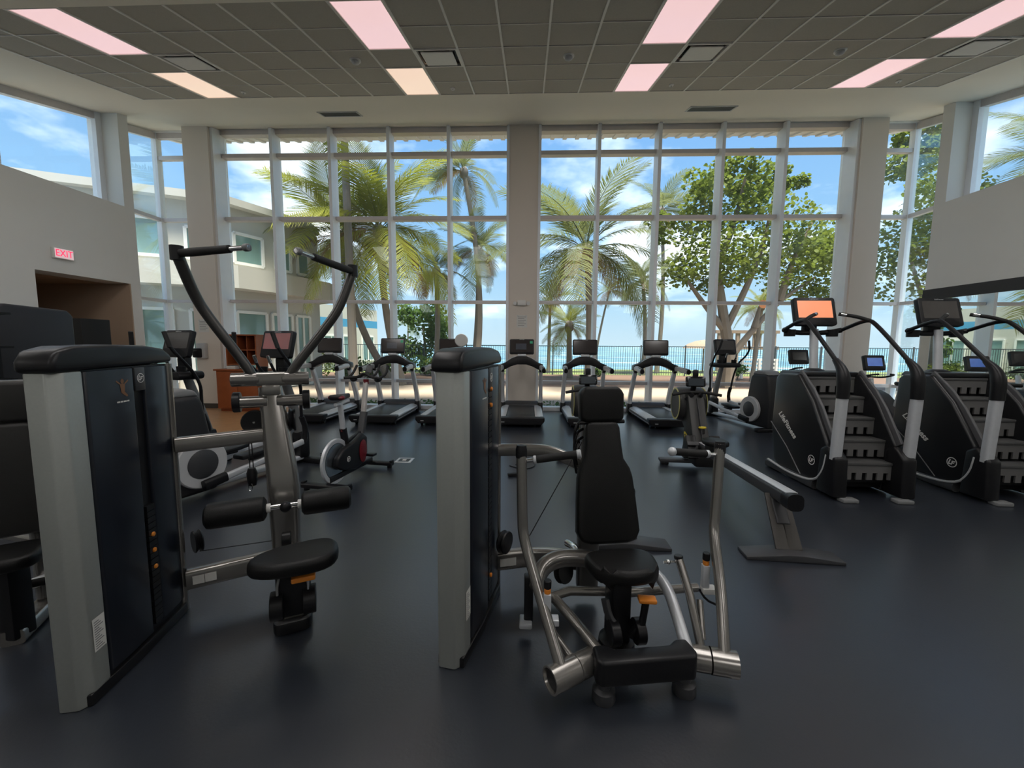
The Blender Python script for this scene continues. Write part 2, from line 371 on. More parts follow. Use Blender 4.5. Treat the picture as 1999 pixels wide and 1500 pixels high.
# corridor behind the doorway
g = G(); g.span((-12.2, 8.325, 0), (XL-.002, 8.35, 2.789)); g.span((-12.2, 8.36, 0), (GL-.12, 8.5, 2.9)); g.span((-12.2, 6.45, 0), (GL, 6.6, 2.9)); g.span((-12.3, 6.45, 0), (-12.2, 8.5, 2.9)); g.span((-12.2, 6.45, 2.79), (GL, 8.5, 2.9))
g.build('wall_corridor', tan_m, kind='structure', smooth=0, label='tan walls of the corridor behind the doorway')
# columns on the window side
for nm, x0, x1, y0, lab in (('column_left', -7.90, -7.30, 9.38, 'beige column left of the windows'), ('column_right', 7.09, 7.63, 9.40, 'beige column right of the windows'), ('column_middle', -.462, .196, 9.62, 'beige pillar between the two window bays')):
    g = G(); g.prism([(y0, 0), (9.97, 0), (9.97, cz(9.97)+.05), (y0, cz(y0)+.05)], YZ, x0, x1); g.build(nm, warm_m, kind='structure', smooth=0, label=lab)
    g = G(); g.span((x0-.012, y0-.014, 0), (x1+.012, y0+.02, .115)); g.build('baseboard_'+nm, base_m, kind='structure', smooth=0)
g = G(); g.span((XL-.02, -4.9, 0), (XL+.014, 6.68, .115)); g.build('baseboard_left', base_m, kind='structure', smooth=0)
g = G(); g.span((XR-.014, -4.9, 0), (XR+.02, 8.44, .115)); g.build('baseboard_right', base_m, kind='structure', smooth=0)
# header above the glass line
g = G(); g.prism([(9.70, cz(9.7)-.03), (9.97, cz(9.97)-.05), (9.97, cz(9.97)+.4), (9.70, cz(9.7)+.02)], YZ, -9.0, 8.65); g.build('trim_1', wall_m, kind='structure', smooth=0, label='head trim above the windows')

# ---- glazing
LEV = [(0, .09), (.645, .715), (2.545, 2.615), (4.47, 4.555), (5.895, 5.985)]
def window_y(name, xs, jl, jr, lab):
    """glazed bay facing the sea: mullions at xs, jambs at both ends"""
    w = bpy.data.objects.new(name, None); COL.objects.link(w); w.location = ((xs[0]+xs[-1])/2, YG, 0); ROOT[w] = Mx.Translation(w.location); tag(w, lab, kind='structure')
    top = cz(YG)-.02
    for k, x in enumerate(xs):
        d0 = jl if k == 0 else jr if k == len(xs)-1 else 9.55
        wd = .07 if 0 < k < len(xs)-1 else .06
        g = G(); g.prism([(d0, 0), (YG+.06, 0), (YG+.06, cz(YG+.06)-.02), (d0, cz(d0)-.005)], YZ, x-wd/2, x+wd/2); g.build('mullion', frame_m, w, smooth=0)
    for a, b in zip(xs, xs[1:]):
        a += .034; b -= .034
        for z0, z1 in LEV:
            g = G(); g.span((a, YG-.13 if z0 else YG-.2, z0), (b, YG+.04, z1), bev=.004, seg=1); g.build('transom', alu_dark if z0 else frame_m, w, smooth=0)
        g = G(); g.prism([(YG-.14, 6.40), (YG+.04, 6.40), (YG+.04, cz(YG+.04)-.02), (YG-.14, cz(YG-.14)-.01)], YZ, a, b); g.build('head', alu_dark, w, smooth=0)
        zs = [z for l in LEV for z in l][1:]+[6.40]
        for z0, z1 in zip(zs[0::2], zs[1::2]):
            g = G(); g.span((a, YG-.004, z0), (b, YG+.004, z1)); g.build('pane', glass_m, w, smooth=0)
    return w
window_y('window_1', [-7.27, -5.955, -4.59, -3.227, -1.847, -.492], 9.45, 9.58, 'tall glazed bay with aluminium mullions left of the middle pillar')
window_y('window_2', [.226, 1.55, 2.885, 4.27, 5.625, 7.06], 9.58, 9.45, 'tall glazed bay with aluminium mullions right of the middle pillar')
def window_corner(name, xc, xi, y0, sgn, lab):
    w = bpy.data.objects.new(name, None); COL.objects.link(w); w.location = (xc, YG, 0); ROOT[w] = Mx.Translation(w.location); tag(w, lab, kind='structure')
    a, b = min(xc, xi), max(xc, xi); top = cz(YG)-.05
    g = G(); g.span((xc-.06, YG-.08, 0), (xc+.06, YG+.06, top)); g.build('mullion', frame_m, w, smooth=0)
    for z0, z1 in LEV:
        g = G(); g.span((a+.03, YG-.06, z0), (b-.0, YG+.04, z1)); g.build('transom', alu_dark, w, smooth=0)
        if z0 < 5: g = G(); g.span((xc-.05, y0, z0), (xc+.05, YG-.08, z1)); g.build('transom', alu_dark, w, smooth=0)
    g = G(); g.span((a+.03, YG-.06, 6.38), (b, YG+.04, top)); g.build('head', alu_dark, w, smooth=0)
    g = G(); g.prism([(y0, cz(y0)-.17), (YG-.08, cz(YG-.08)-.17), (YG-.08, cz(YG-.08)-.02), (y0, cz(y0)-.02)], YZ, xc-.05, xc+.05); g.build('head', alu_dark, w, smooth=0)
    zs = [z for l in LEV for z in l][1:]+[6.38]
    for z0, z1 in zip(zs[0::2], zs[1::2]):
        g = G(); g.span((a+.05, YG-.004, z0), (b-.0, YG+.004, z1)); g.build('pane', glass_m, w, smooth=0)
    zs = [z for l in LEV[:4] for z in l][1:]
    for z0, z1 in zip(zs[0::2], zs[1::2]+[None]):
        if z1 is None: g = G(); g.prism([(y0, z0), (YG-.07, z0), (YG-.07, cz(YG-.07)-.17), (y0, cz(y0)-.17)], YZ, xc-.004, xc+.004)
        else: g = G(); g.span((xc-.004, y0, z0), (xc+.004, YG-.07, z1))
        g.build('pane', glass_m, w, smooth=0)
window_corner('window_3', GL-.06, -7.9, 8.56, 1, 'glazed room corner beside the beige left column')
window_corner('window_4', GR+.05, 7.63, 8.67, -1, 'glazed room corner beside the beige right column')
def clerestory(name, x, led, y1, lab):
    w = bpy.data.objects.new(name, None); COL.objects.link(w); w.location = (x, y1, led); ROOT[w] = Mx.Translation(w.location); tag(w, lab, kind='structure')
    ys = [y1, y1-1.72, y1-3.44, y1-5.16, y1-6.88, .2]
    for k, y in enumerate(ys):
        g = G(); w0 = .11 if k in (0, 5) else .05; ya, yb = (y-w0, y) if k == 0 else (y-w0/2, y+w0/2)
        g.prism([(ya, led), (yb, led), (yb, cz(yb)), (ya, cz(ya))], YZ, x-.09, x+.09); g.build('mullion', frame_m, w, smooth=0)
    for b, a in zip(ys, ys[1:]):
        a, b = a+.025, b-.025
        if b < .3: continue
        g = G(); g.prism([(a, cz(a)-.13), (b, cz(b)-.13), (b, cz(b)), (a, cz(a))], YZ, x-.07, x+.07); g.build('head', alu_dark, w, smooth=0)
        g = G(); g.prism([(a, led), (b, led), (b, cz(b)-.13), (a, cz(a)-.13)], YZ, x-.004, x+.004); g.build('pane', glass_m, w, smooth=0)
clerestory('window_5', GL+.06, LEDL, 8.35, 'high clerestory window above the EXIT sign wall')
clerestory('window_6', GR-.06, LEDR, 8.44, 'high clerestory window above the mirror wall')

# ---- wall things
t = thing('wall_mirror', 'large wall mirror under a black top rail', 'mirror', (XR-.02, 5.0, .3))
g = G(); g.span((XR-.022, 1.2, .30), (XR-.002, 8.62, 2.53)); g.build('mirror_glass', mirror_m, t, smooth=0)
g = G(); g.span((XR-.05, 1.2, 2.53), (XR-.002, 8.66, 2.735), bev=.004); g.build('top_rail', mat('mirror_rail_paint', (.035, .035, .038), .6), t, smooth=0)
t = thing('exit_sign', 'white EXIT sign with red letters above the doorway', 'exit sign', (XL+.03, 7.1, 3.02))
g = G(); g.box((XL+.03, 7.1, 3.13), (.06, .32, .19), bev=.012); g.build('housing', white_m, t)
g = G(); g.span((XL+.061, 6.955, 3.05), (XL+.064, 7.245, 3.21)); g.build('face_panel', sign_white, t, smooth=0)
g = G(); g.text('EXIT', .165, lambda x, y, z: (XL+.066+z, 7.1+x*.82, 3.13+y), .004); g.build('lettering', sign_red, t, smooth=0)
t = thing('emergency_light', 'white twin-head emergency light on the middle pillar', 'emergency light', (-.155, 9.58, 2.49))
g = G(); g.box((-.155, 9.585, 2.55), (.2, .06, .12), bev=.015); g.build('body', white_m, t)
for s in (-1, 1): g = G(); g.lathe([(0, 0), (.03, .0), (.045, .03), (.045, .05), (0, .05)], (-.155+s*.135, 9.60, 2.545), (s*.5, -1, -.2)); g.build('lamp_head', white_m, t)
def notice(x0, x1, z0, z1, y, lab, lines=6):
    t = thing('paper_notice', lab, 'notice', ((x0+x1)/2, y, z0))
    g = G(); g.span((x0, y-.004, z0), (x1, y, z1)); g.build('sheet', paper_m, t, smooth=0)
    g = G()
    for k in range(lines):
        zz = z1-(k+1.2)*(z1-z0)/(lines+1.4); g.span((x0+.03, y-.005, zz), (x1-.03-(.04 if k % 2 else 0), y-.0042, zz+.008))
    g.build('print_lines', ink_m, t, smooth=0)
    g = G(); [g.cyl((x, y-.012, z1-.02), (x, y, z1-.02), .008, 8) for x in (x0+.03, x1-.03)]; g.build('pins', grey_m, t)
notice(-.27, -.02, 1.98, 2.27, 9.62, 'white printed notice pinned under the emergency light')
notice(-7.80, -7.55, 1.82, 2.12, 9.38, 'white printed notice on the left column above the dispenser')
t = thing('soap_dispenser', 'black and grey wipe dispenser fixed to the left column', 'dispenser', (-7.72, 9.3, 1.2))
g = G(); g.box((-7.71, 9.33, 1.38), (.22, .10, .36), bev=.02); g.build('back_shell', greyl_m, t)
g = G(); g.box((-7.76, 9.24, 1.33), (.17, .12, .22), bev=.03); g.build('front_cover', black_m, t)
g = G(); g.tube([(-7.84, 9.22, 1.28), (-7.86, 9.14, 1.30), (-7.80, 9.12, 1.36), (-7.72, 9.18, 1.38)], .012, 8, sm=2); g.build('lever', black_m, t)
t = thing('floor_outlet', 'square metal outlet cover set in the rubber floor', 'floor outlet', (-1.66, 5.32, 0))
g = G(); g.span((-1.77, 5.21, 0), (-1.55, 5.43, .004), bev=.001); g.build('plate', alum_m, t)
g = G(); g.span((-1.735, 5.245, .004), (-1.585, 5.395, .005)); g.build('inset', greyd_m, t, smooth=0)
g = G(); g.box((-1.66, 5.32, .006), (.05, .05, .004)); g.build('socket_flap', white_m, t, smooth=0)
# cherry cabinet with hutch
t = thing('cherry_cabinet', 'cherry wood service cabinet with an open pigeonhole hutch', 'cabinet', (-6.62, 9.2, 0))
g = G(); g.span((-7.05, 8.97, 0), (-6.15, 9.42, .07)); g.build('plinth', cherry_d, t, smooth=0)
g = G(); g.span((-7.08, 8.92, .07), (-6.1, 9.44, .94)); g.build('base_cabinet', cherry_m, t, smooth=0)
g = G(); g.span((-7.12, 8.88, .94), (-6.06, 9.46, .975), bev=.005); g.build('worktop', cherry_m, t)
for x0, x1 in ((-7.06, -6.60), (-6.58, -6.12)): g = G(); g.span((x0, 8.905, .10), (x1, 8.92, .92), bev=.004); d = g.build('door', cherry_m, t)
g = G(); g.span((-6.90, 9.02, .975), (-6.87, 9.42, 1.735)); g.build('hutch_side', cherry_m, t, smooth=0)
g = G(); g.span((-6.21, 9.02, .975), (-6.18, 9.42, 1.735)); g.build('hutch_side', cherry_m, t, smooth=0)
g = G(); g.span((-6.92, 9.0, 1.735), (-6.16, 9.43, 1.765)); g.build('hutch_top', cherry_m, t, smooth=0)
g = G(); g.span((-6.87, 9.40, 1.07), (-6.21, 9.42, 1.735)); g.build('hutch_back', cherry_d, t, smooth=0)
for z in (1.07, 1.40): g = G(); g.span((-6.87, 9.03, z), (-6.21, 9.40, z+.022)); g.build('shelf', cherry_m, t, smooth=0)
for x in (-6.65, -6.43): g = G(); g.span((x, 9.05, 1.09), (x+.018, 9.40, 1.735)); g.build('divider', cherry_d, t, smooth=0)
for k, (x, y, lab) in enumerate(((-6.78, 9.06, 'small white paper stack on the cherry worktop'), (-6.45, 9.10, 'small grey box on the cherry worktop'))):
    g = G(); g.box((x, y, .975+.035), (.2, .14, .07), rz=.2*k, bev=.004); g.build('paper_stack' if k == 0 else 'supply_box', paper_m if k == 0 else grey_m, label=lab, cat='paper' if k == 0 else 'box')

# ================================================================ OUTSIDE
GZ = -.1
gr_walk = mat('concrete_walk', (.36, .285, .22), .85, var=.1, scale=3)
gr_soil = mat('mulch_soil', (.15, .09, .06), .95, var=.3, scale=6)
gr_grass = mat('lawn', (.11, .16, .04), .9, var=.3, scale=5, rgb2=(.19, .21, .06))
gr_sand = mat('beach_sand', (.34, .29, .20), .95, var=.1, scale=2)
gr_gravel = mat('planting_gravel', (.20, .20, .17), .95, var=.4, scale=14)
g = G(); g.span((-60, 9.97, GZ-.3), (60, 11.3, GZ)); g.build('ground_strip', gr_gravel, kind='structure', smooth=0, label='gravel planting strip outside the glass')
g = G(); g.span((-60, 11.3, GZ-.3), (60, 16.2, GZ+.01)); g.build('ground_walkway', gr_walk, kind='structure', smooth=0, label='tan concrete walkway outside')
g = G(); g.span((-60, 16.2, GZ-.3), (60, 22.9, GZ+.02)); g.build('ground_bed', gr_soil, kind='structure', smooth=0, label='brown mulch bed before the fence')
g = G(); g.add([(-90, 22.9, GZ), (90, 22.9, GZ), (90, 31, GZ-.15), (-90, 31, GZ-.15)], [(0, 1, 2, 3)]); g.build('ground_lawn', gr_grass, kind='structure', smooth=0, label='lawn strip beyond the fence')
g = G(); g.add([(-200, 31, GZ-.16), (200, 31, GZ-.16), (200, 46, -2.0), (-200, 46, -2.0)], [(0, 1, 2, 3)]); g.build('ground_beach', gr_sand, kind='structure', smooth=0, label='sand slope down to the sea')
def sea_mat():
    m = bpy.data.materials.new('sea_water'); m.use_nodes = True; nt = m.node_tree; N = nt.nodes.new; L = nt.links.new; b = nt.nodes['Principled BSDF']
    tc = N('ShaderNodeTexCoord'); mp = N('ShaderNodeMapping'); mp.inputs['Scale'].default_value = (.035, .16, 1); L(tc.outputs['Object'], mp.inputs[0])
    nz = N('ShaderNodeTexNoise'); nz.inputs['Scale'].default_value = 1; nz.inputs['Detail'].default_value = 5; L(mp.outputs[0], nz.inputs['Vector'])
    r = N('ShaderNodeValToRGB'); e = r.color_ramp.elements
    e[0].position = .3; e[0].color = (.03, .12, .18, 1); e[1].position = .66; e[1].color = (.62, .66, .68, 1)
    for q, c in ((.48, (.06, .17, .22, 1)), (.57, (.11, .25, .29, 1)), (.605, (.26, .42, .46, 1))): k = e.new(q); k.color = c
    L(nz.outputs['Fac'], r.inputs[0]); L(r.outputs[0], b.inputs['Base Color']); b.inputs['Roughness'].default_value = .25
    n2 = N('ShaderNodeTexNoise'); n2.inputs['Scale'].default_value = .5; n2.inputs['Detail'].default_value = 6; L(tc.outputs['Object'], n2.inputs['Vector'])
    bp = N('ShaderNodeBump'); bp.inputs['Strength'].default_value = .8; bp.inputs['Distance'].default_value = .6; L(n2.outputs['Fac'], bp.inputs['Height']); L(bp.outputs[0], b.inputs['Normal'])
    return m
g = G(); g.add([(-3500, 43.5, -1.75), (3500, 43.5, -1.75), (3500, 4500, -1.75), (-3500, 4500, -1.75)], [(0, 1, 2, 3)]); g.build('sea', sea_mat(), kind='structure', smooth=0, label='turquoise sea with white surf', origin=(0, 43.5, -1.75))

# ---- fence
t = thing('pool_fence', 'long dark metal picket fence in front of the sea', 'fence', (2, 22.5, GZ))
fm = mat('fence_paint', (.05, .065, .075), .5)
for x in np.arange(-13.0, 30.1, 2.4):
    g = G(); g.span((x-.03, 22.47, GZ), (x+.03, 22.53, 1.60)); g.build('post', fm, t, smooth=0)
for z in (.08, 1.50): g = G(); g.span((-13, 22.48, z), (30, 22.52, z+.045)); g.build('rail', fm, t, smooth=0)
g = G()
for x in np.arange(-12.9, 30, .125): g.span((x-.009, 22.49, GZ+.06), (x+.009, 22.51, 1.52))
g.build('pickets', fm, t, smooth=0, kind='stuff')

# ---- far buildings
bw = mat('stucco_white', (.50, .49, .45), .85, var=.04, scale=1); bsh = mat('stucco_soffit', (.45, .43, .39), .85)
teal = mat('teal_window_glass', (.16, .27, .26), .08, var=.3, scale=.7, spec=.8); wframe = mat('white_window_frame', (.72, .73, .72), .5)
bblue = mat('blue_band_paint', (.05, .27, .48), .7)
def facade(g, pts, z0, z1, back=.35):
    n = len(pts); P = [V((x, y, 0)) for x, y in pts]; out = []
    for i, p in enumerate(P):
        d = (P[min(i+1, n-1)]-P[max(i-1, 0)]).normalized(); out.append(p+V((-d.y, d.x, 0))*back)
    for i in range(n-1):
        q = [P[i], P[i+1], out[i+1], out[i]]
        g.add([(p.x, p.y, z) for z in (z0, z1) for p in q], [(0, 1, 2, 3), (4, 5, 6, 7), (0, 1, 5, 4), (1, 2, 6, 5), (2, 3, 7, 6), (3, 0, 4, 7)])
    return g
def on_line(pts, s):
    for a, b in zip(pts, pts[1:]):
        a, b = V((*a, 0)), V((*b, 0)); l = (b-a).length
        if s <= l: d = (b-a)/l; return a+d*s, d
        s -= l
    return b, d
def wall_window(par, pts, s, w, z0, z1, div=1):
    p, d = on_line(pts, s); n = V((d.y, -d.x, 0)); rz = math.atan2(d.y, d.x)
    g = G(); c = p+n*.02
    for k, (dx, dz, ww, hh) in enumerate(((-w/2, 0, .09, z1-z0), (w/2, 0, .09, z1-z0), (0, (z1-z0)/2, w, .09), (0, -(z1-z0)/2, w, .09))):
        g.box((c.x+d.x*dx, c.y+d.y*dx, (z0+z1)/2+dz), (ww, .12, hh), rz=rz)
    for k in range(1, div+1):
        if div > 0 and k <= div-1: g.box((c.x+d.x*(-w/2+w*k/div), c.y+d.y*(-w/2+w*k/div), (z0+z1)/2), (.07, .1, z1-z0), rz=rz)
    f = g.build('window', wframe, par, smooth=0)
    g = G(); g.box((p.x+n.x*.01, p.y+n.y*.01, (z0+z1)/2), (w, .03, z1-z0), rz=rz); g.build('window_glass', teal, f, smooth=0)
B1 = [(-22, 6.6), (-13.1, 11.3), (-10.7, 12.55), (-9.7, 13.2), (-9.1, 14.6), (-8.6, 16.0), (-8.75, 16.9), (-9.6, 17.5), (-13, 18.2)]
t = thing('hotel_wing', 'two storey cream stucco building with a curved corner outside on the left', 'building', (-12, 14, GZ))
facade(G(), B1, 4.0, 5.94).build('upper_wall', bw, t, smooth=0)
g = G(); facade(g, [(x+.25 if x > -13 else x, y-.3) for x, y in B1], 5.94, 6.16, .8).build('parapet', bw, t, smooth=0)
facade(G(), B1, GZ, 3.3).build('lower_wall', bw, t, smooth=0)
CAN = [(-22, 5.8), (-12.7, 10.75), (-10.3, 12.0), (-9.15, 12.7), (-8.5, 14.5), (-8.0, 16.3), (-8.2, 17.3), (-9.6, 18.2), (-13, 18.9)]
facade(G(), CAN, 3.3, 4.0, .9).build('canopy', bw, t, smooth=0)
for s in (2.5, 5.5, 8.2, 9.7, 11.6): wall_window(t, B1, s, 1.25, 4.2, 5.3, 1)
for s, w in ((13.2, .8), (14.5, .95), (15.75, .6), (16.6, .5)): wall_window(t, B1, s, w, 4.2, 5.15, 1)
for s, w, z0 in ((8.6, 1.4, .9), (10.0, 1.2, .6), (11.6, 1.5, .3), (13.2, .8, .6), (14.5, 1.0, .6), (15.6, .8, .0), (16.5, .6, .0)): wall_window(t, B1, s, w, z0, 2.6, 2 if z0 < .5 else 1)
B2 = [(-17.2, 16.5), (-13.6, 26), (-11.9, 31.8), (-13.5, 33.5), (-20, 34)]
t = thing('blue_band_building', 'low white building with a blue stripe behind the palms', 'building', (-14, 26, GZ))
facade(G(), B2, GZ, 2.75).build('wall', bw, t, smooth=0); facade(G(), B2, 2.75, 3.3).build('blue_band', bblue, t, smooth=0); facade(G(), B2, 3.3, 4.15).build('parapet', bw, t, smooth=0)
for s in (2, 4.5, 7, 9.4, 11.2, 13, 15): wall_window(t, B2, s, 1.3, .3, 2.1, 2)
t = thing('sun_shelter', 'brown wooden lifeguard shelter by the shore', 'shelter', (15.8, 30, -.2)); wd = mat('weathered_wood', (.24, .17, .13), .85, var=.2)
for x in (13.8, 15.1, 16.4, 17.7): g = G(); g.span((x-.09, 29.9, -.3), (x+.09, 30.1, 2.7)); g.build('post', wd, t, smooth=0)
for z in (1.35, 2.5): g = G(); g.span((13.5, 29.85, z), (18.0, 30.15, z+.22)); g.build('beam', wd, t, smooth=0)
for k in range(9): g = G(); g.span((13.7+k*.5, 29.95, 1.57), (13.78+k*.5, 30.05, 2.5)); g.build('baluster', wd, t, smooth=0)
t = thing('beach_umbrella', 'brown thatched beach umbrella near the fence', 'umbrella', (11.9, 28, -.15))
g = G(); g.cyl((11.9, 28, -.2), (11.9, 28, 1.7), .05, 8); g.build('pole', wd, t)
g = G(); g.lathe([(1.35, 0), (1.3, .05), (1.0, .3), (.5, .5), (0, .58), (.0, .5), (1.0, .22), (1.35, 0)], (11.9, 28, 1.42), n=18); g.build('canopy', mat('thatch', (.30, .22, .16), .95, var=.3, scale=8), t)
t = thing('white_bench', 'white slatted garden bench beyond the tree trunk', 'bench', (11.8, 21.2, GZ))
for z in (.25, .45, .65, .85): g = G(); g.span((10.9, 21.2, z), (12.8, 21.26, z+.1)); g.build('slat', wframe, t, smooth=0)
for x in (11.0, 11.85, 12.7): g = G(); g.span((x-.05, 21.15, GZ), (x+.05, 21.3, .95)); g.build('leg', wframe, t, smooth=0)

t = thing('outdoor_bin', 'dark metal litter bin on legs outside before the fence', 'bin', (-4.2, 21.9, GZ))
g = G(); g.span((-4.42, 21.75, .65), (-3.98, 22.05, 1.22), bev=.02); g.build('body', fm, t)
g = G(); g.span((-4.46, 21.71, 1.22), (-3.94, 22.09, 1.27), bev=.01); g.build('lid', fm, t)
for x in (-4.38, -4.02): g = G(); g.span((x-.025, 21.87, GZ), (x+.025, 21.93, .65)); g.build('leg', fm, t, smooth=0)
# ---- planting
palm_y = leafmat('palm_leaf_sunny', (.15, .205, .02), (.33, .31, .04)); palm_g = leafmat('palm_leaf_grey_green', (.12, .155, .05), (.20, .21, .07))
palm_d = leafmat('palm_leaf_dry', (.28, .15, .035), (.22, .12, .04)); grape = leafmat('broad_leaf', (.09, .15, .02), (.22, .25, .04)); bushm = leafmat('shrub_leaf', (.05, .11, .02), (.10, .17, .035))
bark = mat('palm_bark', (.20, .175, .15), .95, var=.25, scale=4); barkg = mat('tree_bark', (.20, .165, .13), .95, var=.25, scale=3)
def frond_mesh(name, m, L, droop, nl=62, lw=.034, ll=.82, hang=.5, seed=0):
    rg = np.random.RandomState(seed); vs_, fs = [], []
    def pt(t):   # rachis along +x, arching down
        return np.array([L*t*(1-.12*t*droop), 0, L*(.28*t-(.28+.55*droop)*t*t)])
    for i in range(12):
        a, b = pt(i/12), pt((i+1)/12); r0, r1 = .022*(1-i/13), .022*(1-(i+1)/13); k = len(vs_)
        vs_ += [a+[0, r0, 0], a+[0, -r0, 0], a+[0, 0, -r0], b+[0, r1, 0], b+[0, -r1, 0], b+[0, 0, -r1]]
        fs += [(k, k+1, k+4, k+3), (k+1, k+2, k+5, k+4), (k+2, k, k+3, k+5)]
    for i in range(nl):
        t = .14+.86*i/(nl-1); p = pt(t); tg = pt(min(1, t+.02))-pt(t-.02); tg /= np.linalg.norm(tg)
        l = ll*L/2.6*math.sin(math.pi*min(.97, .12+.83*t))**.6*rg.uniform(.85, 1.1)
        for s in (1, -1):
            d = tg*.75+np.array([0, s*.9, 0])+np.array([0, 0, rg.uniform(-.1, .12)]); d /= np.linalg.norm(d)
            m1 = p+d*l*.55+np.array([0, 0, -hang*l*.12]); e = p+d*l*.95+np.array([0, 0, -hang*l*rg.uniform(.4, .65)]); w = tg*lw*.5; k = len(vs_)
            vs_ += [p-w*.7, p+w*.7, m1+w, m1-w, e]; fs += [(k, k+1, k+2, k+3), (k+3, k+2, k+4)]
    me = bpy.data.meshes.new(name); me.from_pydata([tuple(v) for v in vs_], [], fs); me.materials.append(m); me.shade_smooth(); return me
FR = {k: [frond_mesh('frond_'+k+str(i), m, 2.7, dr, seed=i, hang=hg) for i, (dr, hg) in enumerate(((.45, .25), (.75, .4), (1.05, .6)))] for k, m in (('sunny', palm_y), ('grey', palm_g), ('dry', palm_d))}
def palm(base, top, lab, L=2.7, n=17, kind='sunny', dry=2, bend=(0, 0), r=.16, wind=0, up=1.12):
    t = thing('palm_tree', lab, 'palm tree', base, group='palm trees outside'); b, c = V(base), V(top)
    m1 = b.lerp(c, .35)+V((bend[0], bend[1], 0)); g = G(); g.tube([b, m1, b.lerp(c, .7)+V((bend[0], bend[1], 0))*.8, c], r, 9, sm=2, sc=[(0, 1.25), (.15, 1), (1, .72)]); g.build('trunk', bark, t)
    g = G(); g.ball(c, r*1.5, (1, 1, 1.3), 10); g.build('crown_heart', bark, t)
    rg = random.Random(hash(lab) % 999 if 0 else len(lab)*7+int(abs(base[0])*10))
    for i in range(n+dry):
        isdry = i >= n; k = 'dry' if isdry else kind
        az = i*2.39996+rg.uniform(-.25, .25)
        el = rg.uniform(-.45, -.1) if isdry else up-1.55*(i/n)**1.0+rg.uniform(-.12, .12)
        o = bpy.data.objects.new('frond', FR[k][0 if el > .5 else 1 if el > 0 else 2]); COL.objects.link(o); o.parent = t
        o.location = c-b; s = L/2.7*rg.uniform(.85, 1.08)*(.72 if isdry else 1); o.scale = (s, s, s)
        q = V((math.cos(az)*math.cos(el)+wind, math.sin(az)*math.cos(el), math.sin(el))).normalized()
        o.rotation_euler = (rg.uniform(-.5, .5), -math.asin(max(-1, min(1, q.z))), math.atan2(q.y, q.x))
    return t
palm((-6.2, 14.2, GZ), (-6.3, 14.2, 10.6), 'tall straight palm whose crown hangs above the window head', 3.0, 16, 'grey', 3, r=.15)
palm((-5.1, 16.2, GZ), (-5.8, 15.9, 5.9), 'sunny yellow green palm behind the left mullions', 4.0, 24, 'sunny', 3, (-.2, 0), wind=-.1)
palm((-5.9, 17.3, GZ), (-7.7, 16.8, 5.9), 'bright palm with a curved leaning trunk by the stucco building', 3.6, 20, 'sunny', 3, (-.5, 0))
palm((-2.6, 20.5, GZ), (-3.2, 20.5, 9.9), 'tall windswept palm left of the middle pillar', 2.7, 15, 'grey', 2, (.45, 0), r=.15, wind=-.35)
palm((-2.9, 21.5, GZ), (-2.6, 21.5, 6.4), 'grey green palm behind the twin trunks', 2.7, 17, 'grey', 3, (.1, 0))
palm((-5.0, 21.8, GZ), (-4.9, 21.8, 5.4), 'palm with rusty dry fronds behind the green shrub tree', 2.5, 11, 'grey', 8, (.1, 0))
palm((2.55, 17.2, GZ), (2.35, 17.0, 5.4), 'large palm just right of the middle pillar', 3.9, 22, 'grey', 4, (.1, 0))
palm((6.7, 23.8, GZ), (6.5, 23.8, 5.3), 'slim palm with a yellow skirt right of the large palm', 2.2, 14, 'grey', 4, (.15, 0), r=.13)
palm((8.0, 25.4, GZ), (7.9, 25.4, 9.6), 'tall thin palm half hidden by the broad leaf tree', 2.6, 15, 'grey', 2, (.25, 0), r=.13, wind=.2)
palm((4.4, 27.2, GZ-.1), (5.3, 27.2, 5.1), 'small leaning palm standing alone before the open sea', 1.5, 12, 'grey', 1, (-.1, 0), r=.08, wind=.3)
palm((2.1, 20.4, GZ), (2.05, 20.4, 2.5), 'short young palm beside the fence', 1.7, 16, 'sunny', 2, r=.16)
palm((1.25, 24.5, GZ), (1.3, 24.5, 4.1), 'windswept young palm against the pillar edge', 1.7, 13, 'grey', 3, r=.11, wind=.2)
palm((10.6, 19.5, GZ), (10.9, 19.6, 3.4), 'young palm behind the broad leaf tree trunk', 1.7, 12, 'sunny', 1, r=.1)
palm((17.2, 14.2, GZ), (16.9, 14.0, 7.6), 'palm outside the clerestory above the mirror', 2.6, 15, 'grey', 1, r=.15)
palm((-14.5, 48, -1.8), (-14.2, 48, 4.0), 'distant palm on the far point', 2.2, 12, 'grey', 0, r=.12)
def leaves(name, m, par, centers, n, size, rad, seed=1, flat=.75, aspect=1.0):
    rg = np.random.RandomState(seed); C = np.array(centers); idx = rg.randint(0, len(C), n); d = rg.normal(size=(n, 3)); d /= np.linalg.norm(d, axis=1)[:, None]
    rr = np.array([c[3] if len(c) > 3 else rad for c in centers])[idx]
    P = C[idx][:, :3]+d*(rr*rg.uniform(.25, 1, n)**.6)[:, None]*np.array([1, 1, flat])
    nz = rg.normal(size=(n, 3)); nz[:, 2] = np.abs(nz[:, 2])+.4; nz /= np.linalg.norm(nz, axis=1)[:, None]
    a = np.cross(nz, rg.normal(size=(n, 3))); a /= np.linalg.norm(a, axis=1)[:, None]; b = np.cross(nz, a); s = (size*rg.uniform(.6, 1.15, n))[:, None]
    ring = [(1, 0), (.5, .8), (-.5, .8), (-1, 0), (-.5, -.8), (.5, -.8)]
    Vv = np.stack([P+a*s*x*aspect+b*s*y+nz*s*(.15*abs(y)) for x, y in ring], 1).reshape(-1, 3)
    me = bpy.data.meshes.new(name); me.from_pydata(Vv.tolist(), [], [tuple(range(6*i, 6*i+6)) for i in range(n)])
    return finish(name, me, m, par, smooth=0, kind='stuff')
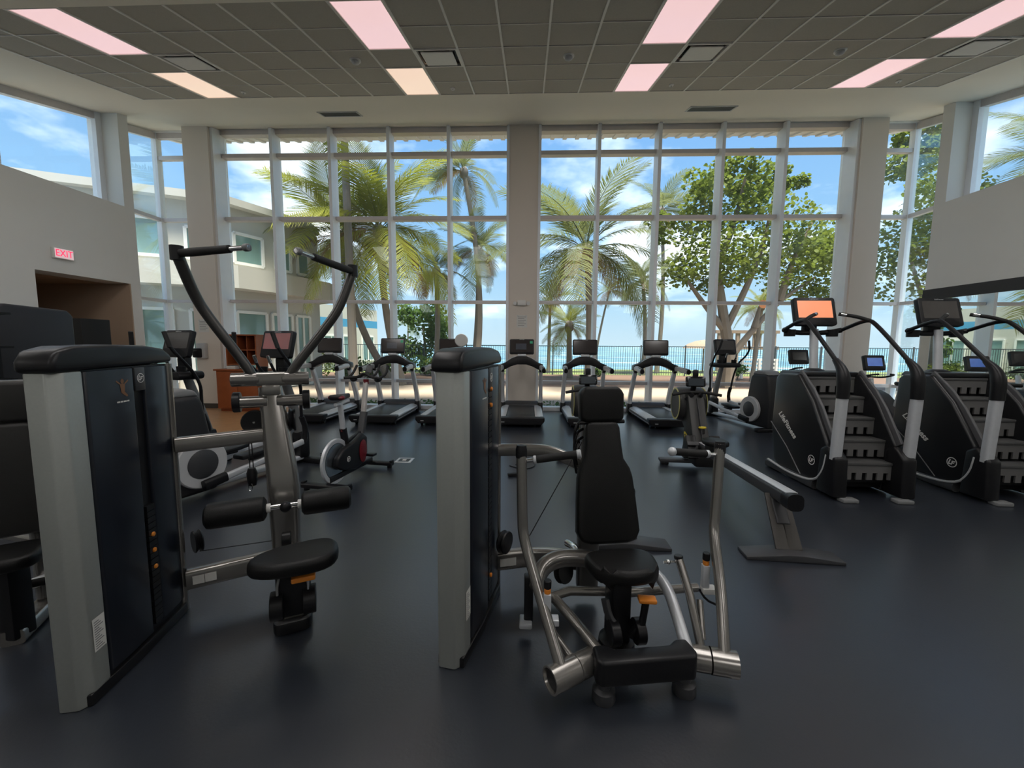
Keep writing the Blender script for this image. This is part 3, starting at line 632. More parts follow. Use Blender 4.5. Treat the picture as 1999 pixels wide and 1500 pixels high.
def tree(base, branches, clusters, lab, m, n, size, seed, tr=.2):
    t = thing('broad_leaf_tree', lab, 'tree', base); b = V(base)
    for k, br in enumerate(branches):
        g = G(); g.tube(br, tr*(1 if k == 0 else .55), 9, sm=2, sc=[(0, 1.1), (1, .35)]); g.build('trunk' if k == 0 else 'branch', barkg, t)
    leaves('foliage', m, t, clusters, n, size, .9, seed); return t
bx, by = 8.0, 16.4
br = [[(bx, by, GZ), (8.0, by, 1.2), (7.7, by, 2.6), (7.3, by, 4.6), (7.0, by, 6.6)], [(7.95, by, 1.0), (8.8, by, 2.2), (9.9, by+.2, 3.4), (11.2, by+.2, 4.3)], [(7.8, by, 2.3), (8.5, by-.2, 4.1), (9.1, by, 5.8), (9.3, by, 7.4)],
      [(7.75, by, 2.2), (6.9, by, 3.2), (6.1, by+.2, 4.4)], [(8.9, by, 2.3), (9.0, by, 2.9), (9.05, by, 3.15)], [(9.9, by+.2, 3.4), (10.2, by, 5.0), (10.8, by, 6.3)], [(7.3, by, 4.6), (8.0, by+.3, 6.2), (8.2, by, 8.0)]]
rg = random.Random(4); cl = []
for c in [(6.1, 4.6, 1.0), (6.6, 5.8, 1.2), (6.2, 7.2, .8), (7.0, 8.2, .55), (8.1, 6.9, 1.2), (8.3, 8.1, .6), (8.9, 7.8, .7), (9.3, 6.5, 1.3), (8.0, 5.2, 1.3), (9.4, 4.9, 1.2), (10.6, 5.4, 1.2), (10.9, 4.2, 1.2), (11.6, 5.0, .9), (11.6, 5.9, .6), (10.0, 8.3, .45), (7.2, 4.1, .9), (11.9, 3.6, .9), (5.6, 6.4, .6)]:
    for k in range(4): cl.append((c[0]+rg.uniform(-.5, .5), by+rg.uniform(-1.1, 1.1), c[1]+rg.uniform(-.4, .4), c[2]*.85))
tree((bx, by, GZ), br, cl, 'broad leaf sea grape tree spreading over the right window bay', grape, 13000, .076, 3, .24)
t = bpy.data.objects['broad_leaf_tree']
g = G(); g.lathe([(0, 0), (.16, 0), (.17, .02), (0, .03)], (9.05, by-.2, 3.2), (-.1, -1, .25), 14); g.build('sawn_stub', mat('fresh_cut_wood', (.75, .27, .10), .8, var=.15, scale=15), t, label='orange sawn branch stub')
cl = []
for c in [(13.2, 7.6, .9), (14.0, 6.4, 1.2), (14.8, 7.4, 1.0), (13.4, 5.0, 1.2), (14.9, 5.2, 1.1), (13.9, 3.8, 1.1), (15.6, 4.2, 1.0), (13.2, 8.6, .5), (15.8, 6.4, .8), (16.8, 5.2, 1.0)]:
    for k in range(4): cl.append((c[0]+rg.uniform(-.5, .5), 15.2+rg.uniform(-1, 1), c[1]+rg.uniform(-.4, .4), c[2]*.85))
tree((15.2, 15.4, GZ), [[(15.2, 15.4, GZ), (14.9, 15.4, 2), (14.5, 15.3, 4.2), (14.3, 15.2, 6.5)], [(14.8, 15.4, 2.2), (13.9, 15.2, 3.6), (13.3, 15.2, 5.2)], [(14.6, 15.3, 3.6), (15.4, 15.2, 5), (15.6, 15.2, 6.6)]], cl, 'dense leafy tree outside the right glazed corner', grape, 9000, .076, 5, .18)
cl = [(-6.5+rg.uniform(-1.2, 1.2), 24.9+rg.uniform(-.8, .8), rg.uniform(.6, 3.6), .8) for k in range(26)]
tree((-6.4, 24.9, GZ), [[(-6.4, 24.9, GZ), (-6.3, 24.9, 1.2), (-6.5, 24.9, 2.8)]], cl, 'rounded dark green shrub tree behind the left bay', bushm, 2600, .11, 8, .12)
def shrub(x, y, r, h, lab, m, n, seed, size=.07, grp='shrubs outside'):
    t = thing('shrub', lab, 'shrub', (x, y, GZ), group=grp); rg = random.Random(seed)
    leaves('foliage', m, t, [(x+rg.uniform(-r, r)*.6, y+rg.uniform(-r, r)*.5, GZ+h*rg.uniform(.25, .7), h*.45) for k in range(9)], n, size, h*.4, seed)
    g = G()
    for k in range(5): g.tube([(x, y, GZ), (x+rg.uniform(-.3, .3)*r, y, GZ+h*.6)], .012, 5)
    g.build('stems', barkg, t)
SH = ['dark leafy shrub under the curved leaning palm', 'yellow green shrub between the two bright palms', 'dark leafy shrub at the corner of the stucco building', 'yellow green shrub at the foot of the rusty frond palm', 'dark shrub below the rounded shrub tree',
      'yellow green shrub at the foot of the twin trunks', 'small dark shrub right of the short young palm', 'dark shrub beside the white slatted bench']
for i, (x, y, r, h, m) in enumerate(((-7.3, 18.5, .8, 1.0, bushm), (-6.4, 18.9, .8, .9, grape), (-8.3, 18.0, .8, 1.1, bushm), (-4.5, 21.0, .8, 1.1, grape), (-5.4, 21.2, .7, 1.1, bushm), (-3.1, 21.2, .6, .9, grape), (3.4, 21.6, .6, .6, bushm), (10.4, 20.4, .8, .8, bushm))):
    shrub(x, y, r, h, SH[i], m, 420, 20+i)
shrub(-10.3, 19.2, 1.0, 1.5, 'yellow green shrub clump in front of the blue band building', grape, 700, 40)
# low groundcover along the glass, nobody could count it
me_c = [(x, rg.uniform(10.2, 11.1), GZ+.05, .16) for x in np.arange(-8, 8, .16)]
leaves('groundcover', bushm, None, me_c, 2600, .035, .14, 60)['label'] = 'low groundcover plants growing along the foot of the glass'
bpy.data.objects['groundcover']['category'] = 'plants'

# ================================================================ MACHINES
def frame_fn(o, ex, ey):
    o, ex, ey = V(o), V(ex).normalized(), V(ey).normalized(); n = ex.cross(ey)
    return lambda x, y, z: o+ex*x+ey*y+n*z
def ring(g, fn, r, w, n=24, d=.0015):
    for k in range(n):
        a, b = 2*math.pi*k/n, 2*math.pi*(k+1)/n
        g.add([fn((r-q)*math.cos(t), (r-q)*math.sin(t), d) for q, t in ((0, a), (0, b), (w, b), (w, a))], [(0, 1, 2, 3)])
    return g
def emblem(g, o, ex, ey, r):
    """round maker's emblem: ring with slanted strokes"""
    fn = frame_fn(o, ex, ey); ring(g, fn, r, r*.16)
    for pts in ([(-.45, .55), (-.2, .55), (-.45, -.25), (-.7, -.25)], [(-.62, -.25), (.1, -.25), (.02, -.48), (-.68, -.48)], [(.0, .35), (.7, .35), (.63, .12), (-.06, .12)], [(-.02, .12), (.22, .12), (.05, -.5), (-.18, -.5)], [(.02, -.02), (.5, -.02), (.44, -.2), (-.02, -.2)]):
        g.add([fn(x*r, y*r, .0015) for x, y in pts], [(0, 1, 2, 3)])
    return g
def tower(t, ox, oy, ph, pins, labz, ws=1):
    c, s = math.cos(ph), math.sin(ph); P = lambda v, u, z: (ox+c*v*ws-s*u, oy+s*v*ws+c*u, z)
    vv, uu = (c, s, 0), (-s, c, 0)
    g = G(); g.prism([(-.066, .03), (-.052, .0), (.03, .0), (.068, .042), (.070, .125), (-.066, .125)], P, .0, 1.455, bev=.008); g.build('end_shroud', silver_m, t, label='silver end shroud')
    cap = [(-.016, 1.452), (-.016, 1.50), (.012, 1.542), (.09, 1.560), (.30, 1.566), (.50, 1.562), (.63, 1.545), (.69, 1.51), (.695, 1.468)]
    g = G(); g.prism(cap, lambda a, b, v: P(v, a, b), -.074, .080, bev=.020, seg=3); g.build('cap', black_m, t, label='black rounded cap')
    g = G(); g.span((-.05, 0, 0), (.05, .07, .0015)); [setattr(v, 'co', V(P(v.co.x, v.co.y+.14, v.co.z+1.561))) for v in g.bm.verts]; g.build('cap_slot', black_g, t)
    body = [(-.066, .125), (.060, .125), (.062, .66), (-.066, .66)]
    g = G(); g.prism(body, P, .055, 1.46); g.build('stack_housing', black_m, t, smooth=0)
    g = G(); g.prism([(.060, .128), (.074, .136), (.084, .25), (.084, .385), (.070, .395), (.060, .395)], P, .075, 1.452, bev=.004); s1 = g.build('shield', navy_m, t, label='tinted weight stack shield')
    g = G(); g.prism([(.060, .465), (.080, .47), (.078, .60), (.070, .655), (.060, .655)], P, .09, 1.452, bev=.004); s2 = g.build('shield', navy_m, t)
    g = G(); [g.box(P(.058, .43, .12+k*.032), (.05, .055, .028), rz=ph) for k in range(int(41 if pins[0] > 1 else 20))]; g.build('weight_plates', black_m, t, smooth=0)
    for z in pins: g = G(); g.cyl(P(.07, .43, z), P(.094, .43, z), .012, 12); g.build('selector_pin', orange_m, t, label='orange selector pin')
    g = G(); g.box(P(.079, .43, 1.395), (.014, .068, .115), rz=ph, bev=.004); b = g.build('badge_plate', greyd_m, t)
    g = G(); emblem(g, P(.0865, .43, 1.40), uu, (0, 0, 1), .024); g.build('emblem', white_m, b, smooth=0, label='round white maker emblem')
    # instruction placard: figure in warm tones, two lines of text
    g = G(); fn = frame_fn(P(.0845, .315, 1.36), uu, (0, 0, 1))
    n = 10; g.add([fn(.010*math.cos(2*math.pi*k/n), .034+.012*math.sin(2*math.pi*k/n), .0008) for k in range(n)], [tuple(range(n))])      # printed exerciser: head, torso, raised arms, thigh
    for q in (((-.016, .022), (.016, .022), (.010, -.022), (-.010, -.022)), ((-.018, .020), (-.012, .024), (-.034, .040), (-.038, .034)), ((.018, .020), (.012, .024), (.034, .040), (.038, .034)), ((-.010, -.020), (.012, -.018), (.030, -.036), (.022, -.042))): g.add([fn(x, y, .0008) for x, y in q], [(0, 1, 2, 3)])
    g.build('figure_print', mat('figure_print', (.24, .115, .055), .5), s1, smooth=0)
    g = G(); [g.add([fn(x, y, .0008) for x, y in ((a, -.066), (b, -.066), (b, -.059), (a, -.059))], [(0, 1, 2, 3)]) for a, b in ((-.04, -.022), (-.019, -.004), (-.001, .017), (.02, .034))]; g.build('text_line', paper_m, s1, smooth=0)
    fw = frame_fn(P(.0705, .085, labz), uu, (0, 0, 1))
    g = G(); g.add([fw(x, y, .0012) for x, y in ((-.032, -.075), (.03, -.075), (.03, .075), (-.032, .075))], [(0, 1, 2, 3)]); w = g.build('warning_label', paper_m, t, smooth=0, label='white warning label')
    g = G(); [g.add([fw(x, y, .002) for x, y in ((-.025, q), (.02-.01*(i % 3), q), (.02-.01*(i % 3), q+.004), (-.025, q+.004))], [(0, 1, 2, 3)]) for i, q in enumerate(np.arange(-.066, .06, .011))]; g.build('label_print', ink_m, w, smooth=0)
    g = G(); g.tube([P(.055, .675, .0), P(.055, .675, 1.46)], .024, 12); g.build('rear_upright', steel_m, t)
    g = G(); g.cyl(P(-.066, .62, .66), P(-.105, .62, .66), .018, 12); g.build('side_peg', grey_m, t)
    g = G(); g.prism([(-.066, .02), (.07, .02), (.09, .3), (.085, .66), (.03, .72), (-.066, .70)], P, 0, .055, bev=.008); g.build('base_shoe', black_m, t)
    return P
# ---------------------------------------------------------------- pulldown machine
t = thing('pulldown_machine', 'lat pulldown machine with raised curved arms and foam thigh rollers', 'exercise machine', (-1.65, 2.1, 0))
P = tower(t, -1.927, 1.509, R(11.6), (.585, .50, .41), .30, .9)
r_ = V((.891, .454, 0)); w_ = V((-.454, .891, 0))
def A(c, a, b, z): c = V(c); return V((c.x, c.y, 0))+r_*a+w_*b+V((0, 0, z))
CB = (-1.53, 2.43)
g = G(); g.bar([(-1.975, 2.17, .20), (-1.70, 2.34, .205), (-1.50, 2.47, .21)], .075, .115, .3); lb = g.build('lower_beam', steel_m, t)
for q in (.18, .36): p0 = V((-1.975, 2.17, .20)).lerp(V((-1.70, 2.34, .205)), q); d = (V((-1.70, 2.34, 0))-V((-1.975, 2.17, 0))).normalized(); n = V((d.y, -d.x, 0)); g = G(); g.box(p0+n*.039, (.055, .002, .05), rz=math.atan2(d.y, d.x)); g.build('label_plate', paper_m, lb, smooth=0)
g = G(); g.bar([(-1.985, 2.17, 1.0), (-1.80, 2.30, 1.005), (-1.60, 2.45, 1.01)], .06, .085, .3); g.build('upper_beam', steel_m, t)
g = G(); g.bar([(*CB, .14), (*CB, .35), (-1.532, 2.43, .72), (-1.575, 2.455, .95), (-1.635, 2.50, 1.30)], .165, .13, .28, up=w_, sm=2, sc=[(0, .95), (.45, 1.08), (1, .78)]); g.build('main_column', steel_m, t)
g = G(); g.bar([(*CB, .12), (-1.40, 2.24, .10), (-1.31, 2.10, .10)], .10, .10, .3, sm=1); g.build('base_leg', steel_m, t)
g = G(); g.prism(rrect(.19, .17, .04), lambda a, b, z: A((-1.30, 2.09), a, b, z), 0, .07, bev=.015); g.build('rubber_foot', black_m, t)
g = G(); g.prism([(-.075, .07), (.075, .07), (.045, .16), (-.045, .16)], lambda a, z, b: A((-1.30, 2.09), a, b, z), -.05, .05, bev=.008); g.build('foot_plate', steel_m, t)
# seat
sc = (-1.165, 1.905)
prof = []
for k in range(28):
    a = 2*math.pi*k/28; ca, sa = math.cos(a), math.sin(a); prof.append((.205*abs(ca)**.75*(1 if ca > 0 else -1), (.125+.03*ca)*abs(sa)**.8*(1 if sa > 0 else -1)))
g = G(); g.prism(prof, lambda a, b, z: A(sc, a, b, z+.02*a), .455, .53, bev=.028, seg=4); g.build('seat', pad_m, t, label='black oval seat pad')
g = G(); g.box(A((-1.225, 1.985), 0, 0, .31), (.16, .12, .30), rz=R(27), bev=.02); sp = g.build('seat_post', black_m, t)
for s in (-1, 1): g = G(); g.cyl(A((-1.225, 1.985), s*.045, -.045, .235), A((-1.225, 1.985), s*.105, -.045, .235), .072, 20); g.build('adjuster_cam', black_m, sp)
for s in (-1, 1): g = G(); g.bar([A((-1.225, 1.985), s*.07, -.05, .22), A((-1.225, 1.985), s*.07, -.06, .34), A((-1.225, 1.985), s*.05, -.04, .44)], .012, .03, .3); g.build('adjuster_link', chrome_m if s > 0 else grey_m, sp)
g = G(); g.box(A((-1.205, 1.955), .05, -.085, .40), (.11, .055, .028), rz=R(27), bev=.008); g.build('seat_lever', orange_m, sp, label='orange seat release lever')
# thigh rollers
RZ = .615
c0 = V((-1.43, 2.275, RZ))
g = G(); g.tube([c0-r_*.40, c0+r_*.36], .016, 10); rs = g.build('roller_shaft', chrome_m, t)
g = G(); g.ball(c0-w_*.02, .032, n=14); g.build('shaft_knob', black_m, rs)
for a0, a1 in ((-.395, -.10), (.085, .36)):
    g = G(); g.lathe([(0, 0), (.05, 0), (.068, .012), (.072, .03), (.072, a1-a0-.03), (.068, a1-a0-.012), (.05, a1-a0), (0, a1-a0)], c0+r_*a0, r_, 28); ro = g.build('thigh_roller', foam_m if 0 else pad_m, t, label='black foam thigh roller')
    q = c0+r_*(a1 if a0 < 0 else a0); s = 1 if a0 < 0 else -1; g = G(); g.cyl(q, q+r_*s*.022, .026, 16); g.build('roller_collar', white_m, ro)
# arms
pv = V((-1.60, 2.46, 1.355))
g = G(); g.bar([pv-r_*.075, pv+r_*.075], .075, .085, .25); g.build('pivot_block', steel_m, t)
g = G(); g.box(A((pv.x, pv.y), 0, 0, 1.29), (.10, .08, .06), rz=R(27), bev=.006); g.build('column_head', steel_m, t)
for s, top, tip in ((-1, V((-1.873, 2.141, 2.05)), V((-1.40, 2.03, 2.055))), (1, V((-1.155, 2.675, 2.05)), V((-1.20, 2.10, 2.055)))):
    st = pv+r_*s*.075
    g = G(); g.bar([st, st+r_*s*.06+V((0, 0, .0))], .07, .08, .3); arm = g.build('arm_knuckle', steel_m, t)
    el = V((-1.892, 2.28, 1.80)) if s < 0 else V((-1.232, 2.62, 1.785))
    g = G(); g.tube([st+r_*s*.02+V((0, 0, -.02)), st.lerp(el, .12)+V((0, 0, .0)), st.lerp(el, .8), el.lerp(top, .15), top], .0285, 14, sm=2); g.build('press_arm', mat('graphite_arm', (.085, .082, .078), .3, metal=.6), t, label='graphite curved arm tube')
    d = (tip-top).normalized()
    g = G(); g.bar([top+V((0, 0, -.035)), top+V((0, 0, .04))], .062, .062, .45); ac = g.build('arm_end_cap', black_m, t)
    g = G(); g.tube([top, tip], .0125, 10); g.build('handle_bar', chrome_m, t)
    L = (tip-top).length
    g = G(); g.tube([top+d*.03, top+d*.10, top+d*.11, top+d*(L*.45), top+d*(L*.46), top+d*(L*.74)], .0205, 12, sc=[(0, 1), (.1, 1), (.14, 1.12), (.55, 1.12), (.6, 1), (1, 1)]); g.build('handle_grip', foam_m, t)
    g = G(); g.cyl(tip-d*.03, tip, .019, 14); g.build('handle_end', grey_m, t)
    # bearing sleeve and pulleys below the knuckle
    q = pv+r_*s*.13
    g = G(); g.cyl(q+r_*s*-.07, q+r_*s*.08, .042, 18); g.build('pivot_sleeve', steel_m, t)
    q = A((-1.60, 2.46), s*.11, 0, 1.215); g = G(); g.cyl(q-r_*.085, q+r_*.085, .036, 16); g.build('cable_arm', steel_m, t)
    q = A((-1.60, 2.46), s*.19, .02, 1.215); g = G(); g.cyl(q-r_*.02, q+r_*.02, .062, 22); g.build('side_disc', black_m, t)
    q = A((-1.60, 2.46), s*.105, .03, 1.085); g = G(); g.lathe([(0, -.02), (.07, -.02), (.074, -.012), (.06, 0), (.074, .012), (.07, .02), (0, .02)], q, w_*-1 if s < 0 else r_, 24); pu = g.build('pulley', black_m, t)
    g = G(); g.cyl(q-w_*.024, q-w_*.03, .008, 8); g.build('pulley_axle', chrome_m, pu)
# hanging cable with snap link
q = A((-1.60, 2.46), -.13, .0, 0)
g = G(); [g.tube([q+V((dx, 0, 1.02)), q+V((dx*1.4, 0, .80))], .003, 6) for dx in (-.008, .008)]; g.build('cable', black_m, t)
g = G(); g.lathe([(0, 0), (.022, .01), (.028, .04), (.03, .09), (.02, .12), (0, .125)], q+V((0, 0, .68))); g.build('cable_weight', black_m, t)
g = G(); g.tube([q+V((.012*math.cos(a), -.02, .69+.03*math.sin(a))) for a in np.linspace(0, 6.28, 15)], .003, 6); g.build('snap_link', chrome_m, t)
q = V((-1.955, 2.235, .40)); g = G(); g.lathe([(0, -.02), (.062, -.02), (.066, -.014), (.05, 0), (.066, .014), (.062, .02), (0, .02)], q, (-.6, -.8, 0), 24); g.build('pulley', black_m, t)
g = G(); g.tube([q+V((.01, 0, -.062)), (-1.53, 2.43, .33)], .003, 6); g.build('cable', black_m, t)
q = V((-1.475, 2.385, .36)); g = G(); g.cyl(q-r_*.05, q+r_*.0, .045, 18); g.build('pulley', black_m, t)

# ---------------------------------------------------------------- chest press
t = thing('chest_press', 'seated chest press machine with tall back pad and floor pivot arms', 'exercise machine', (.4, 2.1, 0))
P = tower(t, -.367, 1.816, R(-11), (1.335, 1.245, .25), .30)
ph = R(8.4); r_ = V((math.cos(ph), math.sin(ph), 0)); w_ = V((-math.sin(ph), math.cos(ph), 0)); O = V((.48, 1.95, 0))
def B(a, b, z): return O+r_*a+w_*b+V((0, 0, z))
# back pad, tapered waist
def pad(outl, c, tilt, th, name, lab, bev=.022):
    g = G(); ct, st = math.cos(tilt), math.sin(tilt)
    g.prism(outl, lambda a, h, d: V(c)+r_*a+w_*(h*st+d*ct)+V((0, 0, h*ct-d*st)), -th/2, th/2, bev=bev, seg=4); return g.build(name, pad_m, t, label=lab)
half = [(.10, -.335), (.155, -.32), (.178, -.27), (.168, -.10), (.158, .02), (.145, .07), (.112, .125), (.105, .20), (.10, .30), (.085, .335)]
half = [(x, y) for x, y in half]
outl = half+[(-x, y) for x, y in half[::-1]]
pad(outl, (.442, 2.245, .815), R(15), .075, 'back_pad', 'black waisted back pad')
hh = [(.10, -.10), (.128, -.085), (.132, .06), (.115, .095), (.09, .105)]
pad(hh+[(-x, y) for x, y in hh[::-1]], (.428, 2.355, 1.235), R(8), .085, 'head_pad', 'black head pad')
g = G(); g.bar([(.385, 2.42, .08), (.385, 2.42, .30), (.385, 2.43, .75), (.40, 2.45, 1.13)], .13, .10, .25, sm=1); g.build('back_column', mat('dark_grey_tube', (.16, .155, .15), .35, metal=.6), t)  # column in a darker grey than the other tubes
for z in (.62, 1.02, 1.2): g = G(); g.box((.415, 2.355+.03*(z > 1), z), (.10, .12, .06), bev=.006); g.build('pad_bracket', black_m, t)
g = G(); g.tube([(.30, 2.31, 1.135), (.565, 2.35, 1.14)], .012, 8); g.build('head_pad_bar', black_m, t)
for z, s in ((1.12, 1), (1.07, 1), (1.02, 1)):
    g = G(); g.tube([(.33, 2.36, z+.02), (.285, 2.33, z), (.275, 2.33, z-.1), (.30, 2.37, z-.2)], .009, 7, sm=2); g.build('cable_loop', black_m, t)
g = G(); g.bar([(-.19, 2.45, .93), (.02, 2.47, .93), (.15, 2.46, .925), (.30, 2.43, .87), (.385, 2.42, .83)], .06, .075, .35, sm=2); g.build('upper_beam', steel_m, t)
g = G(); g.bar([(-.19, 2.45, .21), (.05, 2.52, .21), (.36, 2.50, .20)], .07, .12, .3, sm=1); lb = g.build('lower_beam', steel_m, t)
for q in (.12, .24): p0 = V((-.19, 2.45, .21)).lerp(V((.05, 2.52, .21)), q*1.6); g = G(); g.box(p0+V((.012, -.037, 0)), (.055, .002, .05), rz=math.atan2(.07, .24)); g.build('label_plate', paper_m, lb, smooth=0)
for p, ax in (((-.13, 2.40, .36), (1, -.5, 0)), ((.235, 2.38, .19), (.7, -.7, .3))):
    g = G(); g.lathe([(0, -.022), (.066, -.022), (.07, -.014), (.054, 0), (.07, .014), (.066, .022), (0, .022)], p, ax, 24); g.build('pulley', black_m, t)
g = G(); g.tube([(.33, 2.40, 1.0), (.02, 2.10, .55)], .003, 6); g.build('cable', black_m, t)
# seat
prof = []
for k in range(32):
    a = 2*math.pi*k/32; ca, sa = math.cos(a), math.sin(a)
    wv = .175+.045*sa; prof.append((wv*abs(ca)**.7*(1 if ca > 0 else -1), .145*abs(sa)**.8*(1 if sa > 0 else -1)-(.035*max(0, -sa)*(1-abs(ca)) if 0 else 0)))
g = G(); g.prism(prof, lambda a, b, z: B(a+.01, b-.01, z+.02*(b < -.1)), .435, .51, bev=.03, seg=4); g.build('seat', pad_m, t, label='black contoured seat pad')
g = G(); g.box(B(.0, .03, .26), (.10, .12, .36), rz=ph, bev=.012); sp = g.build('seat_post', black_m, t)
for s in (-1, 1): g = G(); g.cyl(B(s*.04, -.09, .195), B(s*.085, -.09, .195), .06, 20); g.build('adjuster_cam', black_m, sp)
g = G(); g.bar([B(-.09, -.03, .33), B(-.08, -.06, .26), B(-.05, -.09, .22)], .02, .05, .3, sm=1); g.build('adjuster_link', greyd_m, sp)
g = G(); g.box(B(.085, -.12, .375), (.085, .05, .022), rz=ph-.2, bev=.008); g.build('seat_lever', orange_m, sp, label='orange seat release lever')
g = G(); g.bar([B(.085, -.11, .365), B(.07, -.11, .25), B(.02, -.09, .17)], .03, .03, .3); g.build('lever_stem', black_m, sp)
g = G(); g.lathe([(0, 0), (.09, 0), (.095, .01), (.09, .07), (.06, .085), (0, .085)], B(0, .03, 0), n=24); g.build('post_foot', black_m, t)
# front bumper and feet
g = G(); g.prism([(-.235, .0), (-.215, -.03), (.215, -.03), (.235, .0), (.225, .085), (.17, .085), (.13, .055), (-.13, .055), (-.17, .085), (-.225, .085)], lambda a, b, z: V((.545, 1.69, 0))+r_*a+w_*b+V((0, 0, z)), .095, .215, bev=.014, seg=3); g.build('front_bumper', black_m, t)
for a in (-.19, .19): g = G(); p = V((.545, 1.715, 0))+r_*a; g.lathe([(0, 0), (.05, 0), (.053, .008), (.05, .05), (.03, .06), (.03, .11), (0, .11)], p, n=20); g.build('rubber_foot', greyd_m, t)
# U frame tubes
g = G(); g.tube([(.36, 1.73, .165), (.25, 1.90, .21), (.15, 2.04, .245)], .026, 12); g.build('frame_tube', steel_m, t)
g = G(); g.tube([(.76, 1.79, .165), (.75, 1.92, .26), (.735, 2.02, .34), (.68, 2.12, .375), (.58, 2.20, .36)], .028, 12, sm=2); g.build('frame_tube', alum_m, t)
g = G(); g.bar([(.06, 2.02, .30), (.085, 2.10, .37), (.17, 2.15, .40), (.30, 2.16, .405), (.42, 2.14, .40)], .075, .10, .4, sm=2); g.build('curved_beam', steel_m, t)
g = G(); g.tube([(.10, 2.04, .235), (.24, 2.06, .27), (.48, 2.05, .28)], .024, 12); g.build('cross_tube', steel_m, t)
g = G(); g.tube([(.47, 2.06, .26), (.95, 2.16, .25)], .024, 12); g.build('cross_tube', steel_m, t)
g = G(); g.tube([(.25, 2.33, .40), (.28, 2.25, .42), (.31, 2.15, .41)], .022, 10, sm=1); g.build('link_tube', chrome_m, t)
# press arms with floor pivots
for s, ca, cb, pts, hb, tip in ((-1, (.325, 1.765, .125), (.112, 1.632, .125), [(.165, 1.665, .15), (.05, 1.86, .45), (-.012, 1.945, .62), (-.018, 1.955, .72), (-.022, 1.975, .88), (-.026, 1.992, 1.065)], (.0, 1.985, 1.0), (.265, 1.97, 1.045)),
                                (1, (.78, 1.80, .125), (.975, 1.762, .125), [(.925, 1.775, .15), (.965, 1.93, .40), (.985, 2.08, .60), (.998, 2.10, .70), (1.010, 2.12, .86), (1.024, 2.146, 1.065)], (.995, 2.13, 1.01), (.76, 2.10, 1.03))):
    ca, cb = V(ca), V(cb); d = (cb-ca).normalized(); L = (cb-ca).length
    g = G(); g.cyl(ca, ca+d*L*.42, .056, 28); g.build('pivot_barrel', steel_m, t)
    g = G(); g.lathe([(.058, 0), (.058, L*.56), (.050, L*.56), (.046, L*.50), (0, L*.50)], ca+d*L*.44, d, 28); g.build('pivot_sleeve', steel_m, t)
    g = G(); g.lathe([(0, 0), (.049, 0), (.049, .004), (0, .004)], ca+d*(L*.93), d, 24); g.build('end_plug', black_m, t)
    g = G(); g.tube(pts, .0265, 16, sm=2); arm = g.build('press_arm', steel_m, t, label='champagne grey press arm')
    tp = V(pts[-1]); g = G(); g.lathe([(.028, -.05), (.029, -.01), (.024, .012), (.0, .018)], tp, (0, .05, 1), 18); g.build('arm_end_cap', black_m, t)
    hb, tip = V(hb), V(tip); hd = (tip-hb).normalized(); HL = (tip-hb).length
    g = G(); g.cyl(hb, hb+hd*.05, .011, 12); g.build('handle_stem', chrome_m, t)
    g = G(); g.cyl(hb+hd*.035, hb+hd*.05, .021, 16); g.build('handle_collar', alum_m, t)
    g = G(); g.cyl(hb+hd*.05, tip-hd*.015, .0195, 18); g.build('handle_grip', foam_m, t)
    if s < 0: g = G(); g.cyl(tip-hd*.018, tip+hd*.004, .022, 18)
    else: g = G(); g.ball(tip, .024, n=16)
    g.build('handle_end', alum_m, t)
# range limiter, right and left
g = G(); g.tube([(.845, 1.85, .15), (.83, 1.96, .33), (.80, 2.05, .475)], .021, 12); g.build('limiter_tube', steel_m, t)
g = G(); g.cyl((.80, 2.05, .47), (.799, 2.052, .49), .0225, 14); g.build('limiter_cap', black_m, t)
g = G(); g.tube([(.79, 2.05, .455), (.72, 2.04, .455)], .007, 8); g.ball((.745, 2.045, .455), .014, n=10); g.build('ball_joint', chrome_m, t)
g = G(); g.tube([(.865, 1.87, .16), (.885, 1.97, .30)], .016, 10); g.build('limiter_strut', steel_m, t)
for s, p in ((1, V((.928, 2.02, .40))), (-1, V((.105, 1.80, .36)))):
    g = G(); g.box(p, (.035, .035, .12), bev=.005); lim = g.build('limiter_block', alum_m, t)
    g = G(); g.cyl(p+V((0, 0, .06)), p+V((0, 0, .085)), .016, 14); g.build('limiter_ring', orange_m, lim)
    g = G(); g.cyl(p+V((0, 0, .085)), p+V((0, 0, .125)), .018, 14); g.build('limiter_knob', black_m, lim)
    g = G(); g.box(p+V((.02, 0, -.075)), (.07, .05, .03), bev=.004); g.build('limiter_plate', white_m if s > 0 else alum_m, lim)
g = G(); g.tube([(.10, 1.83, .25), (.16, 1.78, .2), (.23, 1.72, .14)], .018, 10); g.build('limiter_strut', steel_m, t)
g = G(); g.tube([(.905, 2.03, .32), (.93, 2.0, .28), (.955, 1.93, .30)], .006, 8, sm=1); g.build('limiter_rod', black_m, t)
g = G(); g.box((.02, 2.10, .20), (.05, .06, .26), bev=.01); g.build('rear_link', black_m, t)
g = G(); g.box((.005, 2.08, .07), (.07, .09, .03), bev=.008); g.build('rear_foot', alum_m, t)
g = G(); g.lathe([(0, -.004), (.030, -.004), (.033, -.001), (.033, .001), (.030, .004), (0, .004)], (-.335, 2.04, 1.5995), (.1, -1, 0), 28); g.build('round_card', white_m, label='white round disc standing on the chest press tower cap', cat='disc')

